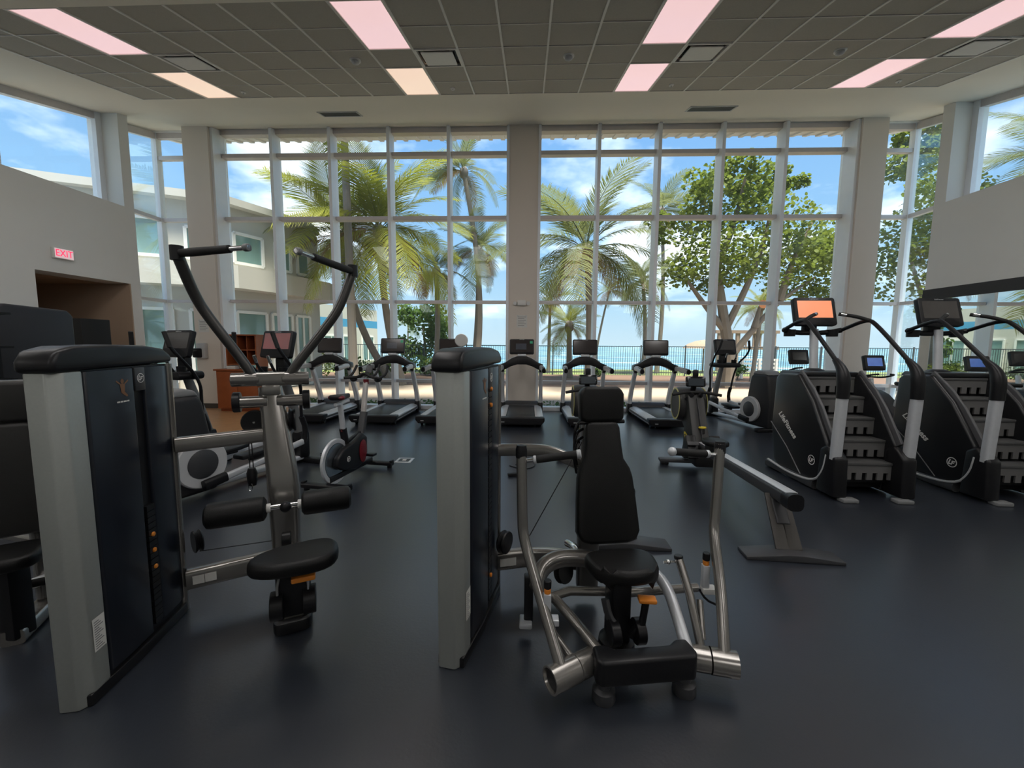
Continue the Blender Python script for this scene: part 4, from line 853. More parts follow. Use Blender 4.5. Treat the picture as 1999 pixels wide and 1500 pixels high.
# ---------------------------------------------------------------- machine at the frame edge
t = thing('seated_row_machine', 'seated machine with grey pads partly cut off beside the pulldown tower', 'exercise machine', (-2.9, 2.35, 0))
r_ = V((.8, .6, 0)); w_ = V((-.6, .8, 0))
def pad2(outl, c, th, name):
    g = G(); g.prism(outl, lambda a, h, d: V(c)+r_*a+w_*(d-h*.1)+V((0, 0, h)), -th/2, th/2, bev=.025, seg=4); return g.build(name, mat('charcoal_vinyl', (.035, .034, .032), .4, bump=.2, scale=40), t)
hh = [(.10, -.11), (.135, -.09), (.135, .08), (.11, .11)]
pad2(hh+[(-x, y) for x, y in hh[::-1]], (-2.735, 2.02, 1.265), .10, 'head_pad')
hh = [(.10, -.33), (.16, -.3), (.165, -.05), (.13, .05), (.12, .28), (.10, .31)]
pad2(hh+[(-x, y) for x, y in hh[::-1]], (-2.79, 2.03, .84), .09, 'back_pad')
g = G(); g.bar([(-2.80, 2.14, .1), (-2.78, 2.13, 1.28)], .09, .08, .25); g.build('back_column', steel_m, t)
g = G(); g.prism(rrect(.30, .28, .08), lambda a, b, z: V((-2.66, 1.86, 0))+r_*a+w_*b+V((0, 0, z)), .44, .51, bev=.025, seg=3); g.build('seat', pad_m, t)
g = G(); g.box((-2.68, 1.9, .24), (.1, .1, .42), bev=.01); g.build('seat_post', black_m, t)
g = G(); g.bar([(-3.6, 2.35, .40), (-2.9, 2.2, .40), (-2.55, 2.13, .39)], .06, .05, .3); g.build('upper_beam', steel_m, t)
g = G(); g.tube([(-3.3, 1.9, .02+.03), (-2.75, 2.1, .22), (-2.50, 2.2, .33)], .03, 12); g.build('frame_tube', alum_m, t)
g = G(); g.cyl((-2.80, 1.98, .24), (-2.50, 2.06, .28), .022, 14); g.build('foot_roller', foam_m, t)
g = G(); g.cyl((-2.82, 1.975, .237), (-2.80, 1.98, .24), .024, 14); g.build('roller_end', white_m, t)
g = G(); g.bar([(-2.80, 2.13, .05), (-2.66, 1.86, .04)], .1, .08, .25); g.build('base_beam', steel_m, t)
g = G(); g.box((-2.62, 2.22, .80), (.10, .10, .16), bev=.02); g.build('pulley_guard', black_m, t)
g = G(); g.box((-2.60, 2.20, .955), (.10, .05, .05), bev=.015); g.build('bracket', chrome_m, t)

# ---------------------------------------------------------------- dark furniture at the left
g = G(); g.prism([(4.28, 0), (5.06, 0), (5.06, 1.90), (5.0, 1.97), (4.36, 2.0), (4.28, 1.95)], YZ, -6.12, -5.86, bev=.03, seg=3)
g.build('storage_panel', mat('navy_black_laminate', (.016, .017, .022), .5, var=.1), label='tall navy black panel with rounded corners by the left wall', cat='panel')
g = G(); g.span((-8.3, 6.9, 0), (-7.87, 7.4, 1.985), bev=.01); g.build('tall_cabinet', mat('flat_black_laminate', (.008, .008, .008), .7), label='plain black tall cabinet beside the doorway', cat='cabinet')
t = thing('supply_shelf', 'narrow dark shelf rack holding boxes at the far left', 'shelf', (-5.95, 4.05, 0))
for x, y in ((-6.3, 3.75), (-6.3, 4.2), (-5.62, 3.75), (-5.78, 4.2)): g = G(); g.span((x-.02, y-.02, 0), (x+.02, y+.02, 1.95)); g.build('post', black_m, t, smooth=0)
for z in (.35, .75, 1.15, 1.5, 1.86): g = G(); g.span((-6.32, 3.73, z), (-5.6, 4.22, z+.025)); g.build('shelf_board', black_m, t, smooth=0)
for k, (z, m, h, lab) in enumerate(((.775, yellow_m, .2, 'yellow box on the dark shelf rack'), (1.175, white_m, .26, 'white box on the dark shelf rack, under the taller white one'), (1.525, white_m, .3, 'white taller box on the upper board of the dark shelf rack'), (.375, greyl_m, .22, 'grey box on the lowest board of the dark shelf rack'))):
    g = G(); g.box((-5.86, 4.02, z+h/2+.001), (.3, .26, h), bev=.006); g.build('supply_box', m, label=lab, cat='box')

# ================================================================ CARDIO (built around the local origin, then placed)
def proto(name, label, cat, group=None): return thing(name, label, cat, (0, 0, 0), 0, group)
def place(o, loc, rz):
    o.location = loc; o.rotation_euler = (0, 0, rz); return o
def screen(par, c, w, h, tilt, m, th=.045, bez=.03, low=.03, logo=True, ry=0):
    """display facing -y, leaning back by tilt; returns housing"""
    ct, st = math.cos(tilt), math.sin(tilt); c = V(c)
    F = lambda x, y, z: c+V((x, z*ct*-1+y*st, y*ct+z*st))      # x right, y up the screen, z out of the screen toward -y
    g = G(); g.prism(rrect(w, h, .03, 4), F, -th, 0, bev=.006); hs = g.build('console_housing', black_m, par)
    g = G(); y0, y1 = -h/2+bez+low, h/2-bez
    g.add([F(x, y, .0015) for x, y in ((-w/2+bez, y0), (w/2-bez, y0), (w/2-bez, y1), (-w/2+bez, y1))], [(0, 1, 2, 3)]); g.build('screen', m, hs, smooth=0)
    if logo: g = G(); g.text('LifeFitness', .026, lambda x, y, z: F(x, h/2-bez*.52+y, .0018+z), .0006); g.build('maker_name', greyl_m, hs, smooth=0)
    return hs, F
# ---------------------------------------------------------------- treadmill
def treadmill():
    t = proto('treadmill', '', 'treadmill', 'treadmills along the windows')
    g = G(); g.span((-.42, -.95, .05), (.42, .95, .165), bev=.02); g.build('deck_frame', black_m, t)
    g = G(); g.prism([(-.465, .20), (.465, .20), (.465, .13), (.41, .06), (-.41, .06), (-.465, .13)], XZ, -.985, -.80, bev=.016, seg=3); rc = g.build('rear_cap', black_m, t)
    g = G(); g.box((-.33, -.988, .115), (.06, .004, .012)); g.build('rear_badge', greyl_m, rc, smooth=0)
    g = G(); g.span((-.275, -.90, .165), (.275, .66, .192), bev=.008); g.build('running_belt', belt_m, t)
    for s in (-1, 1):
        g = G(); g.prism([(s*.285, .165), (s*.285, .203), (s*.36, .210), (s*.445, .178), (s*.458, .10), (s*.40, .07)], XZ, -.83, .60, bev=.005); sr = g.build('side_rail', alum_m, t, label='aluminium side rail')
        g = G(); g.prism([(s*.448, .155), (s*.462, .15), (s*.464, .12), (s*.452, .12)], XZ, -.82, .60); g.build('rail_groove', greyd_m, sr, smooth=0)
        g = G(); g.box((s*.435, .70, .16), (.10, .20, .24), bev=.03, seg=3); g.build('upright_boot', black_m, t)
        g = G(); g.bar([(s*.432, .70, .20), (s*.432, .62, .45), (s*.425, .44, .80), (s*.42, .33, 1.00)], .085, .135, .4, up=(0, 1, 0), sm=2, sc=[(0, 1.1), (1, .9)]); g.build('upright', alum_m, t)
        g = G(); g.box((s*.42, .31, 1.025), (.075, .11, .07), bev=.015); g.build('upright_collar', black_m, t)
        g = G(); g.bar([(s*.415, .36, 1.055), (s*.43, .20, 1.095), (s*.45, -.12, 1.075), (s*.46, -.34, 1.055)], .09, .105, .42, sm=1); hr = g.build('side_handrail', mat('warm_grey_rail', (.55, .56, .56), .4, metal=.15), t)
        g = G(); g.bar([(s*.45, -.1, 1.118), (s*.46, -.36, 1.098)], .055, .02, .4); g.build('grip_pad', black_m, hr)
        g = G(); g.bar([(s*.46, -.33, 1.057), (s*.461, -.37, 1.053)], .077, .087, .42); g.build('end_cap', black_m, hr)
        g = G(); g.cyl((s*.40, -.80, .045), (s*.36, -.80, .045), .045, 14); g.build('level_foot', black_m, t)
        g = G(); g.cyl((s*.38, .82, .0), (s*.38, .82, .06), .04, 14); g.build('front_foot', black_m, t)
    g = G(); g.span((-.30, -.83, .0), (-.26, -.77, .06)); g.span((.26, -.83, 0), (.30, -.77, .06)); g.build('rear_feet', black_m, t, smooth=0)
    g = G(); g.prism([(.64, .10), (.96, .10), (.96, .20), (.88, .27), (.74, .285), (.64, .21)], YZ, -.38, .38, bev=.03, seg=3); g.build('motor_cover', greyd_m, t)
    up = [(-.475, 1.035), (-.47, 1.15), (-.36, 1.19), (-.22, 1.28), (-.10, 1.325), (.10, 1.325), (.22, 1.28), (.36, 1.19), (.47, 1.15), (.475, 1.035), (.36, 1.04), (.24, 1.105), (.10, 1.15), (-.10, 1.15), (-.24, 1.105), (-.36, 1.04)]
    g = G(); g.prism(up, XZ, .22, .44, bev=.018, seg=3); da = g.build('console_arch', black_m, t)
    for s in (-1, 1): g = G(); g.bar([(s*.12, .235, 1.330), (s*.24, .235, 1.282), (s*.32, .235, 1.225)], .012, .02, .4, up=(0, 1, 0), sm=1); g.build('arch_trim', alum_m, da)
    g = G(); g.prism(rrect(.19, .045, .015), XZ, .245, .33, bev=.004); [setattr(v.co, 'z', v.co.z+1.352) for v in g.bm.verts]; g.build('screen_bracket', alum_m, t)
    g = G(); g.box((0, .36, 1.34), (.12, .06, .16), bev=.01); g.build('screen_neck', black_m, t)
    screen(t, (0, .30, 1.535), .53, .335, R(8), screen_off, th=.05, bez=.022, low=.025)
    return t
tm0 = treadmill()
TX = [(-4.40, 'beside the cherry cabinet', 'blank'), (-2.98, 'behind the spin bike', 'lit'), (-1.68, 'half hidden by the chest press tower', 'blank'), (-.13, 'in front of the middle pillar', 'lit'), (1.24, 'behind the head pad of the chest press', 'blank'), (2.76, 'left of the yellow ringed rower', 'blank')]
scr_lit = mat('dim_screen_blue', (.05, .055, .07), .15, var=.3, rgb2=(.12, .13, .16), scale=6)
greenp = mat('screen_green', (.02, .20, .10), .3, emit=.25)
for k, (x, who, st) in enumerate(TX):
    o = tm0 if k == 0 else dup(tm0, (x, 8.56, 0), 0)
    place(o, (x, 8.56, 0), 0); o['label'] = 'grey and black treadmill '+who+(', screen lit' if st == 'lit' else ', screen dark')
    if st == 'lit':
        hs = [c for c in o.children if c.name.startswith('console_housing')][0]
        def F(x_, y_, z_, ct=math.cos(R(8)), st_=math.sin(R(8))): return (x_, .30-z_*ct+y_*st_, 1.535+y_*ct+z_*st_)
        for nm, m, rect in (('screen_picture', scr_lit, (-.13, -.06, .10, .07)), ('screen_tile', greenp, (.175, .07, .235, .125))):
            me = bpy.data.meshes.new(nm); a, b, c, d = rect; me.from_pydata([F(*p, .003) for p in ((a, b), (c, b), (c, d), (a, d))], [], [(0, 1, 2, 3)]); me.materials.append(m)
            s_ = bpy.data.objects.new(nm, me); COL.objects.link(s_); s_.parent = hs
# ---------------------------------------------------------------- elliptical
def elliptical():
    t = proto('elliptical_trainer', '', 'elliptical', 'elliptical cross trainers')
    g = G(); g.prism([(-1.0, .06), (-.36, .06), (-.36, .30), (-.40, .60), (-.47, 1.0), (-.52, 1.06), (-.86, 1.06), (-.92, 1.0), (-1.0, .5)], YZ, -.17, .17, bev=.05, seg=4); g.build('rear_housing', mat('housing_black', (.016, .016, .018), .45, var=.15), t)
    g = G(); g.prism([(-.89, 1.045), (-.49, 1.045), (-.53, 1.105), (-.62, 1.13), (-.80, 1.12)], YZ, -.15, .15, bev=.025, seg=3); g.build('housing_top', grey_m, t)
    for s in (-1, 1):
        c = V((s*.20, -.55, .375))
        g = G(); g.lathe([(0, -.03), (.235, -.03), (.245, -.02), (.245, .02), (.235, .03), (0, .03)], c, (s, 0, 0), 36); dd = g.build('drive_disc', greyl_m, t, label='pale grey crank disc')
        g = G(); g.lathe([(0, .0), (.142, .0), (.146, .004), (.14, .008), (0, .006)], c+V((s*.030, 0, 0)), (s, 0, 0), 32); g.build('disc_centre', greyd_m, dd)
        g = G(); g.bar([(s*.265, -.50, .17), (s*.265, .05, .25), (s*.25, .62, .34)], .05, .07, .35); g.build('pedal_arm', alum_m, t)
        g = G(); g.bar([(s*.265, -.58, .165), (s*.265, -.36, .195)], .07, .10, .4); g.build('arm_joint', black_m, t)
        g = G(); g.prism([(-.085, -.20), (.085, -.20), (.095, .05), (.07, .19), (-.07, .19), (-.095, .05)], lambda a, b, z: (s*.20+a, .02+b, z+.06*b), .325, .375, bev=.016); g.build('pedal', black_m, t)
        g = G(); g.box((s*.235, .02, .305), (.05, .2, .05), bev=.01); g.build('pedal_mount', black_m, t)
        g = G(); g.tube([(s*.25, .64, .33), (s*.25, .68, .50), (s*.25, .62, .66)], .035, 10, sm=1); g.build('arm_elbow', black_m, t)
        g = G(); g.tube([(s*.25, .62, .60), (s*.27, .60, .85), (s*.31, .58, 1.05), (s*.31, .50, 1.22), (s*.37, .36, 1.36), (s*.36, .24, 1.52), (s*.31, .22, 1.68)], .019, 10, sm=2); g.build('moving_handle', black_m, t)
        g = G(); g.tube([(s*.355, .245, 1.52), (s*.31, .22, 1.70)], .024, 10); g.build('handle_grip', foam_m, t)
        g = G(); g.tube([(s*.10, .42, 1.20), (s*.12, .34, 1.32), (s*.11, .31, 1.42)], .016, 10, sm=1); ph_ = g.build('pulse_handle', black_m, t)
        g = G(); g.tube([(s*.118, .335, 1.34), (s*.11, .308, 1.43)], .019, 10); g.build('pulse_sensor', chrome_m, ph_)
    for y, w in ((-.92, .36), (.85, .33)): g = G(); g.box((0, y, .035), (w*2, .11, .07), bev=.02); g.build('stabiliser', black_m, t)
    g = G(); g.bar([(0, -.9, .07), (0, .85, .07)], .12, .06, .3); g.build('base_rail', alum_m, t)
    g = G(); g.bar([(0, .86, .06), (0, .80, .5), (0, .62, 1.12)], .12, .09, .35, up=(1, 0, 0), sm=1, sc=[(0, 1.2), (1, .8)]); g.build('front_post', mat('post_grey', (.22, .22, .22), .4, metal=.4), t)
    g = G(); g.box((0, .82, .24), (.16, .17, .36), bev=.04); pc = g.build('post_cover', black_m, t)
    g = G(); emblem(g, (.0815, .82, .33), (0, 1, 0), (0, 0, 1), .035); g.build('emblem', white_m, pc, smooth=0)
    g = G(); g.prism(rrect(.56, .10, .045), lambda a, z, y: (a, y, z+1.17), .36, .66, bev=.02); g.build('accessory_tray', black_m, t)
    g = G(); g.box((0, .60, 1.29), (.16, .10, .22), bev=.03); g.build('console_neck', black_m, t)
    for s in (-1, 1): g = G(); g.lathe([(.05, 0), (.055, .07), (.046, .07), (.042, .01), (0, .01)], (s*.17, .46, 1.215)); g.build('cup_holder', black_m, t)
    screen(t, (0, .52, 1.565), .49, .34, R(14), mat('grey_screen', (.085, .082, .08), .15, var=.15), th=.06, bez=.032, low=.075)
    return t
el = elliptical()
pk = mat('pink_screen', (.30, .10, .10), .15, rgb2=(.16, .10, .10), scale=5, emit=.10)
for k, (loc, rz, lab) in enumerate((((-3.26, 4.40, 0), -18, 'elliptical with a pink lit screen behind the pulldown machine'), ((-4.55, 4.42, 0), -18, 'elliptical with a dark screen behind the left weight tower'), ((4.40, 8.50, 0), 11, 'elliptical by the windows behind the rower'))):
    o = el if k == 0 else dup(el, loc, R(rz)); place(o, loc, R(rz)); o['label'] = lab
    if k == 0:
        for c in el.children:
            if c.name.startswith('console_housing'): firsths = c
s0 = [c for c in firsths.children if c.name.startswith('screen')][0]; s0.data = s0.data.copy(); s0.data.materials[0] = pk
# ---------------------------------------------------------------- stair climber
def stairs():
    t = proto('stair_climber', '', 'stair climber', 'stair climbers by the mirror')
    prof = [(.47, 1.20), (.40, 1.255), (.06, 1.265), (-.21, .99), (-.49, .55), (-.50, .36), (-.40, .17), (-.30, .10), (.34, .10), (.42, .15), (.50, .60)]
    for s in (-1, 1):
        g = G(); g.prism(prof, YZ, s*.30, s*.395, bev=.03, seg=3); sp = g.build('side_panel', mat('climber_panel_black', (.011, .0115, .013), .33, var=.15), t)
        g = G(); g.bar([(s*.335, .10, 1.275), (s*.335, -.20, 1.02), (s*.335, -.50, .56)], .085, .03, .35, up=(1, 0, 0), sm=1); g.build('panel_rim', mat('rim_charcoal', (.10, .10, .105), .4), sp)
        ex, sg = (0, -s*-1, 0), s
        fn = frame_fn((s*.397, .18, .64), (0, s*1.0, 0), (0, 0, 1)) if s > 0 else frame_fn((s*.397, .18, .64), (0, -1, 0), (0, 0, 1))
        rot = R(-38) if s < 0 else R(38); cr, sr_ = math.cos(rot), math.sin(rot)
        g = G(); g.text('LifeFitness', .098, lambda x, y, z: fn(x*cr-y*sr_, x*sr_+y*cr, z+.001), .001, shear=.3, bold=.0025); g.build('maker_name', white_m, sp, smooth=0, label='white slanted lettering LifeFitness')
        g = G(); emblem(g, fn(.46, -.31, .001) if s < 0 else fn(-.46, -.31, .001), (0, -1, 0) if s < 0 else (0, 1, 0), (0, 0, 1), .055); g.build('emblem', white_m, sp, smooth=0)
        g = G(); g.bar([(s*.40, .50, .62), (s*.402, .16, .38), (s*.402, -.12, .12)], .006, .012, .3, up=(1, 0, 0)); g.build('panel_crease', grey_m, sp)
        g = G(); g.tube([(s*.40, .50, .115), (s*.40, .1, .07), (s*.40, -.34, .10), (s*.40, -.47, .26), (s*.40, -.50, .45)], .014, 8, sm=2); g.build('bumper_trim', greyl_m, sp)
        g = G(); g.bar([(s*.36, .56, .06), (s*.36, -.32, .06)], .09, .10, .35); g.build('skid', greyd_m, t)
        g = G(); g.prism([(-.66, .03), (-.38, .03), (-.40, .50), (-.50, .56), (-.64, .44)], YZ, s*.27, s*.41, bev=.03, seg=3); g.build('post_boot', black_m, t)
        g = G(); g.bar([(s*.365, -.575, .42), (s*.365, -.60, 1.08)], .095, .085, .35, up=(0, 1, 0)); g.build('post', alum_m, t, label='silver upright post')
        g = G(); g.bar([(s*.365, -.60, 1.06), (s*.365, -.60, 1.25), (s*.365, -.56, 1.36), (s*.365, -.46, 1.45)], .105, .10, .4, up=(0, 1, 0), sm=2, sc=[(0, 1.0), (.5, 1.05), (1, .5)]); g.build('post_knee', black_m, t)
        g = G(); g.tube([(s*.365, -.50, 1.415), (s*.365, -.02, 1.855), (s*.365, .10, 1.90), (s*.35, .45, 1.79)], .022, 12, sm=2); g.build('handrail', black_m, t)
        g = G(); g.tube([(s*.36, .05, 1.885), (s*.26, .12, 1.935), (s*.13, .22, 1.97)], .021, 10, sm=1); hg = g.build('hand_grip', foam_m, t)
        g = G(); g.tube([(s*.19, .17, 1.955), (s*.15, .205, 1.968)], .0225, 10); g.build('pulse_sensor', chrome_m, hg)
        g = G(); g.lathe([(.062, 0), (.066, .085), (.056, .085), (.05, .01), (0, .01)], (s*.26, .48, 1.71), n=18); g.build('cup_holder', black_m, t)
        g = G(); g.box((s*.27, -.66, .02), (.16, .10, .04), bev=.012); g.build('floor_foot', grey_m, t)
        g = G(); g.cyl((s*.30, .45, 0), (s*.30, .45, .06), .04, 12); g.build('rear_foot', black_m, t)
    g = G(); g.tube([(-.35, .45, 1.79), (-.2, .50, 1.755), (.2, .50, 1.755), (.35, .45, 1.79)], .032, 10, sm=1); g.build('cross_handlebar', black_m, t)
    g = G(); g.span((-.30, -.36, .06), (.30, .44, .22)); g.build('base_tray', black_m, t, smooth=0)
    rm = mat('step_riser_grey', (.14, .138, .135), .55, var=.08); trd = mat('step_tread_grey', (.09, .09, .09), .5)
    for k, (y, z) in enumerate(((-.50, .20), (-.36, .415), (-.20, .63), (-.04, .845), (.12, 1.06))):
        g = G(); g.box((0, y+.10, z+.155), (.60, .23, .03), bev=.006); st = g.build('step', trd, t)
        g = G()
        g.span((-.30, y-.005, z+.06), (.30, y+.012, z+.142))
        for q in range(6):
            x0 = -.30+q*.108; g.span((x0, y-.005, z-.015), (x0+.060, y+.012, z+.06))
        g.build('riser', rm, st, smooth=0)
        g = G(); g.span((-.30, y+.05, z-.06), (.30, y+.065, z+.14)); g.build('riser_back', black_m, st, smooth=0)
    g = G(); g.prism([(-.37, .0), (.37, 0), (.33, .05), (-.33, .05)], lambda a, z, y: (a, y, z+1.235), .10, .47, bev=.012); g.build('top_deck', black_m, t)
    g = G(); g.lathe([(.12, 0), (.10, .015), (.055, .03), (0, .03)], (.03, .42, 1.285)); g.build('post_collar', black_m, t)
    g = G(); g.bar([(.03, .42, 1.27), (.03, .47, 1.80)], .095, .07, .45, up=(0, 1, 0)); g.build('console_post', alum_m, t)
    g = G(); g.box((0, .52, 1.84), (.16, .08, .14), bev=.02); g.build('console_neck', black_m, t)
    screen(t, (-.0, .43, 2.02), .50, .36, R(16), mat('unlit_grey_screen', (.075, .07, .066), .2), th=.06, bez=.042, low=.055)
    return t
sc0 = stairs(); place(sc0, (3.56, 4.80, 0), 0); sc0['label'] = 'stair climber with an orange lit screen next to the rower'
hs = [c for c in sc0.children if c.name.startswith('console_housing')][0]
sc1 = dup(sc0, (5.06, 4.80, 0), 0, 'stair climber with a dark screen nearest to the mirror')
s0 = [c for c in hs.children if c.name.startswith('screen')][0]; s0.data = s0.data.copy(); s0.data.materials[0] = mat('orange_screen', (.75, .25, .12), .25, rgb2=(.62, .22, .12), scale=3, emit=.55)
# ---------------------------------------------------------------- rower
def rower():
    t = proto('rowing_machine', '', 'rowing machine', 'rowing machines')
    g = G(); g.lathe([(0, -.17), (.20, -.17), (.225, -.14), (.235, 0), (.225, .14), (.20, .17), (0, .17)], (0, 1.28, .80), (1, 0, 0), 36); g.build('flywheel_drum', mat('drum_charcoal', (.028, .028, .028), .45), t)
    for s in (-1, 1):
        g = G(); g.lathe([(.195, .171), (.215, .171), (.218, .176), (.195, .178)], (0, 1.28, .80), (s, 0, 0), 36); g.build('drum_ring', yellowp_m, t, label='pale yellow ring')
        g = G(); g.lathe([(0, .171), (.196, .171), (.196, .174), (0, .174)], (0, 1.28, .80), (s, 0, 0), 36); g.build('drum_grille', mat('grille_grey', (.055, .058, .055), .6, var=.3, scale=90), t)
    g = G(); g.prism([(1.20, .98), (1.02, .98), (.72, .42), (.62, .26), (1.02, .12), (1.20, .10), (1.12, .28), (1.10, .5), (1.30, .62)], YZ, -.10, .10, bev=.015); bd = g.build('body', mat('rower_body', (.014, .0138, .013), .45), t)
    g = G(); g.bar([(0, .98, .90), (0, .66, .36)], .07, .006, .3, up=(1, 0, 0)); g.build('body_strip', greyd_m, bd)
    fn = frame_fn((-.102, .96, .40), (0, -1, 0), (0, 0, 1))
    g = G()
    n = 24; g.add([fn(.115*math.cos(2*math.pi*k/n)+.012*math.sin(2*math.pi*k/n), .045*math.sin(2*math.pi*k/n)-.045*math.cos(2*math.pi*k/n), .001) for k in range(n)], [tuple(range(n))]); bo = g.build('maker_oval', yellow_m, bd, smooth=0, label='yellow oval maker badge')
    g = G(); g.tube([fn(x, -.39*x+.016*math.sin(x*95), .003) for x in np.linspace(-.085, .085, 30)], .0035, 5); g.build('oval_script', greyd_m, bo)
    g = G(); g.cyl((.02, .74, .50), (.02, .76, .56), .022, 14); kn = g.build('resistance_knob', black_m, t)
    g = G(); g.lathe([(0, 0), (.042, 0), (.045, .012), (.038, .022), (0, .024)], (.02, .762, .565), (0, .1, 1), 20); g.build('knob_cap', yellow_m, kn, label='yellow knob cap')
    g = G(); g.box((0, 1.10, .06), (.80, .13, .05), bev=.02); ff = g.build('front_foot', greyd_m, t)
    for s in (-1, 1): g = G(); g.box((s*.33, 1.10, .018), (.10, .09, .036), bev=.01); g.build('rubber_pad', black_m, ff)
    g = G(); g.prism([(-.10, .10), (.10, .10), (.07, .24), (-.07, .24)], XZ, 1.05, 1.15, bev=.01); g.build('foot_stem', black_m, t)
    g = G(); g.tube([(0, 1.14, .98), (0, 1.10, 1.06), (0, 1.06, 1.16)], .035, 10); g.build('monitor_stem', black_m, t)
    g = G(); g.box((0, 1.04, 1.12), (.245, .05, .135), rx=R(-14), bev=.02); mo = g.build('monitor', black_g, t)
    g = G(); g.box((0, 1.012, 1.118), (.19, .004, .095), rx=R(-14)); g.build('monitor_screen', mat('teal_dark_screen', (.012, .022, .030), .4), mo, smooth=0)
    g = G(); g.box((0, 1.06, 1.22), (.07, .045, .11), bev=.02); g.build('phone_holder', black_m, mo)
    g = G(); g.tube([(-.30, .96, .955), (-.12, 1.0, .985), (0, 1.01, .985), (.12, 1.0, .985), (.30, .96, .955)], .019, 10, sm=1); g.build('pull_handle', foam_m, t)
    for s in (-1, 1):
        g = G(); g.bar([(s*.04, .98, .97), (s*.11, 1.04, .88)], .03, .05, .3); g.build('handle_hook', black_m, t)
        g = G(); g.box((s*.14, .62, .36), (.12, .05, .30), rx=R(-35), bev=.015); fp = g.build('foot_plate', black_m, t)
        g = G(); g.box((s*.14, .585, .41), (.13, .02, .05), rx=R(-35), bev=.006); g.build('foot_strap', greyd_m, fp)
    g = G(); g.tube([(-.2, .66, .30), (.2, .66, .30)], .02, 8); g.build('foot_axle', black_m, t)
    g = G(); g.bar([(0, .80, .345), (0, -1.26, .43)], .10, .10, .2); rl = g.build('rail', greyd_m, t)
    g = G(); g.bar([(0, .70, .403), (0, -1.24, .484)], .085, .012, .3); g.build('rail_track', alum_m, rl, label='aluminium seat track')
    g = G(); g.bar([(0, -1.20, .425), (0, -1.30, .43)], .115, .125, .35); g.build('rail_end', black_m, rl)
    g = G(); g.prism(rrect(.26, .30, .11), lambda a, b, z: (a, .28+b, z+.03*abs(a)*4*abs(a)), .475, .53, bev=.02, seg=3); g.build('seat', pad_m, t)
    g = G(); g.box((0, .28, .44), (.16, .18, .07), bev=.01); g.build('seat_carriage', black_m, t)
    for s in (-1, 1):
        g = G(); g.bar([(s*.035, -1.02, .40), (s*.045, -1.26, .05)], .02, .10, .25, up=(1, 0, 0)); g.build('rear_leg', mat('leg_bronze_grey', (.08, .075, .07), .35, metal=.5), t)
    g = G(); g.bar([(0, -1.00, .40), (0, -1.15, .20)], .06, .10, .25, up=(1, 0, 0)); g.build('leg_cover', greyd_m, t)
    g = G(); g.prism([(-.34, 0), (-.34, .025), (-.05, .055), (.05, .055), (.34, .025), (.34, 0)], XZ, -1.36, -1.19, bev=.008); g.build('rear_foot', greyd_m, t)
    g = G(); g.box((0, .68, .20), (.24, .30, .14), bev=.03); g.build('footrest_base', black_m, t)
    return t
ro = rower(); place(ro, (2.09, 4.26, 0), R(-4.5)); ro['label'] = 'rowing machine with yellow ringed drum beside the stair climber'
dup(ro, (.80, 4.38, 0), R(-.5), 'rowing machine directly behind the chest press back pad')
# ---------------------------------------------------------------- spin bike
t = proto('spin_bike', 'indoor cycling bike with silver rear flywheel and red trim', 'exercise bike')
g = G(); g.lathe([(.20, -.014), (.243, -.016), (.248, -.010), (.248, .010), (.243, .016), (.20, .014), (.20, -.014)], (.0, -.29, .285), (1, 0, 0), 40); g.build('flywheel_rim', chrome_m if 0 else alum_m, t)
g = G(); g.lathe([(0, -.008), (.212, -.011), (.212, .011), (0, .008)], (.0, -.29, .285), (1, 0, 0), 40); g.build('flywheel_disc', black_m, t)
g = G(); g.lathe([(0, .008), (.14, .011), (.195, .012), (.195, .016), (.12, .02), (0, .024)], (.0, -.29, .285), (1, 0, 0), 40); g.build('flywheel_face', mat('flywheel_steel', (.40, .45, .50), .22, metal=.9), t)
g = G(); g.prism([(-.40, .25), (-.38, .34), (-.26, .42), (-.05, .46), (.12, .52), (.20, .46), (.20, .26), (.12, .16), (-.05, .13), (-.28, .18)], YZ, .03, .10, bev=.02, seg=3); cg = g.build('chain_guard', black_m, t)
g = G(); fn = frame_fn((.1015, -.20, .29), (0, 1, 0), (0, 0, 1)); emblem(g, fn(0, .0, 0), (0, 1, 0), (0, 0, 1), .032); g.build('emblem', white_m, cg, smooth=0)
g = G(); g.lathe([(0, 0), (.075, 0), (.08, .006), (.06, .014), (0, .016)], (.10, .09, .31), (1, 0, 0), 24); [setattr(v.co, 'z', .31+(v.co.z-.31)*1.7) for v in g.bm.verts]; g.build('red_guard_insert', red_m, cg, label='dark red oval insert')
g = G(); g.bar([(0, -.42, .11), (0, .42, .11)], .06, .07, .3); g.build('base_tube', black_m, t)
for y, w in ((-.46, .28), (.46, .28)):
    g = G(); g.bar([(-w, y, .055), (w, y, .055)], .085, .05, .3); sb = g.build('stabiliser', black_m, t)
    for s in (-1, 1): g = G(); g.cyl((s*(w-.04), y, 0), (s*(w-.04), y, .03), .03, 12); g.build('level_foot', black_m, sb); g = G(); g.box((s*(w-.01), y, .085), (.03, .07, .03), bev=.008); g.build('end_cap', black_m, sb)
g = G(); g.bar([(0, .02, .15), (0, -.10, .45), (0, -.14, .62)], .06, .075, .3, up=(1, 0, 0)); g.build('seat_tube', black_m, t)
g = G(); g.bar([(0, -.13, .56), (0, -.175, .90)], .042, .055, .3, up=(1, 0, 0)); g.build('seat_post', alum_m, t)
g = G(); g.bar([(0, -.26, .905), (0, -.02, .925)], .04, .035, .3); g.build('seat_slider', alum_m, t)
sad = [(-.13, -.025), (-.125, .06), (-.09, .085), (-.02, .07), (.05, .035), (.16, .02), (.165, -.02), (.05, -.035), (-.02, -.07), (-.09, -.085), (-.125, -.06)]
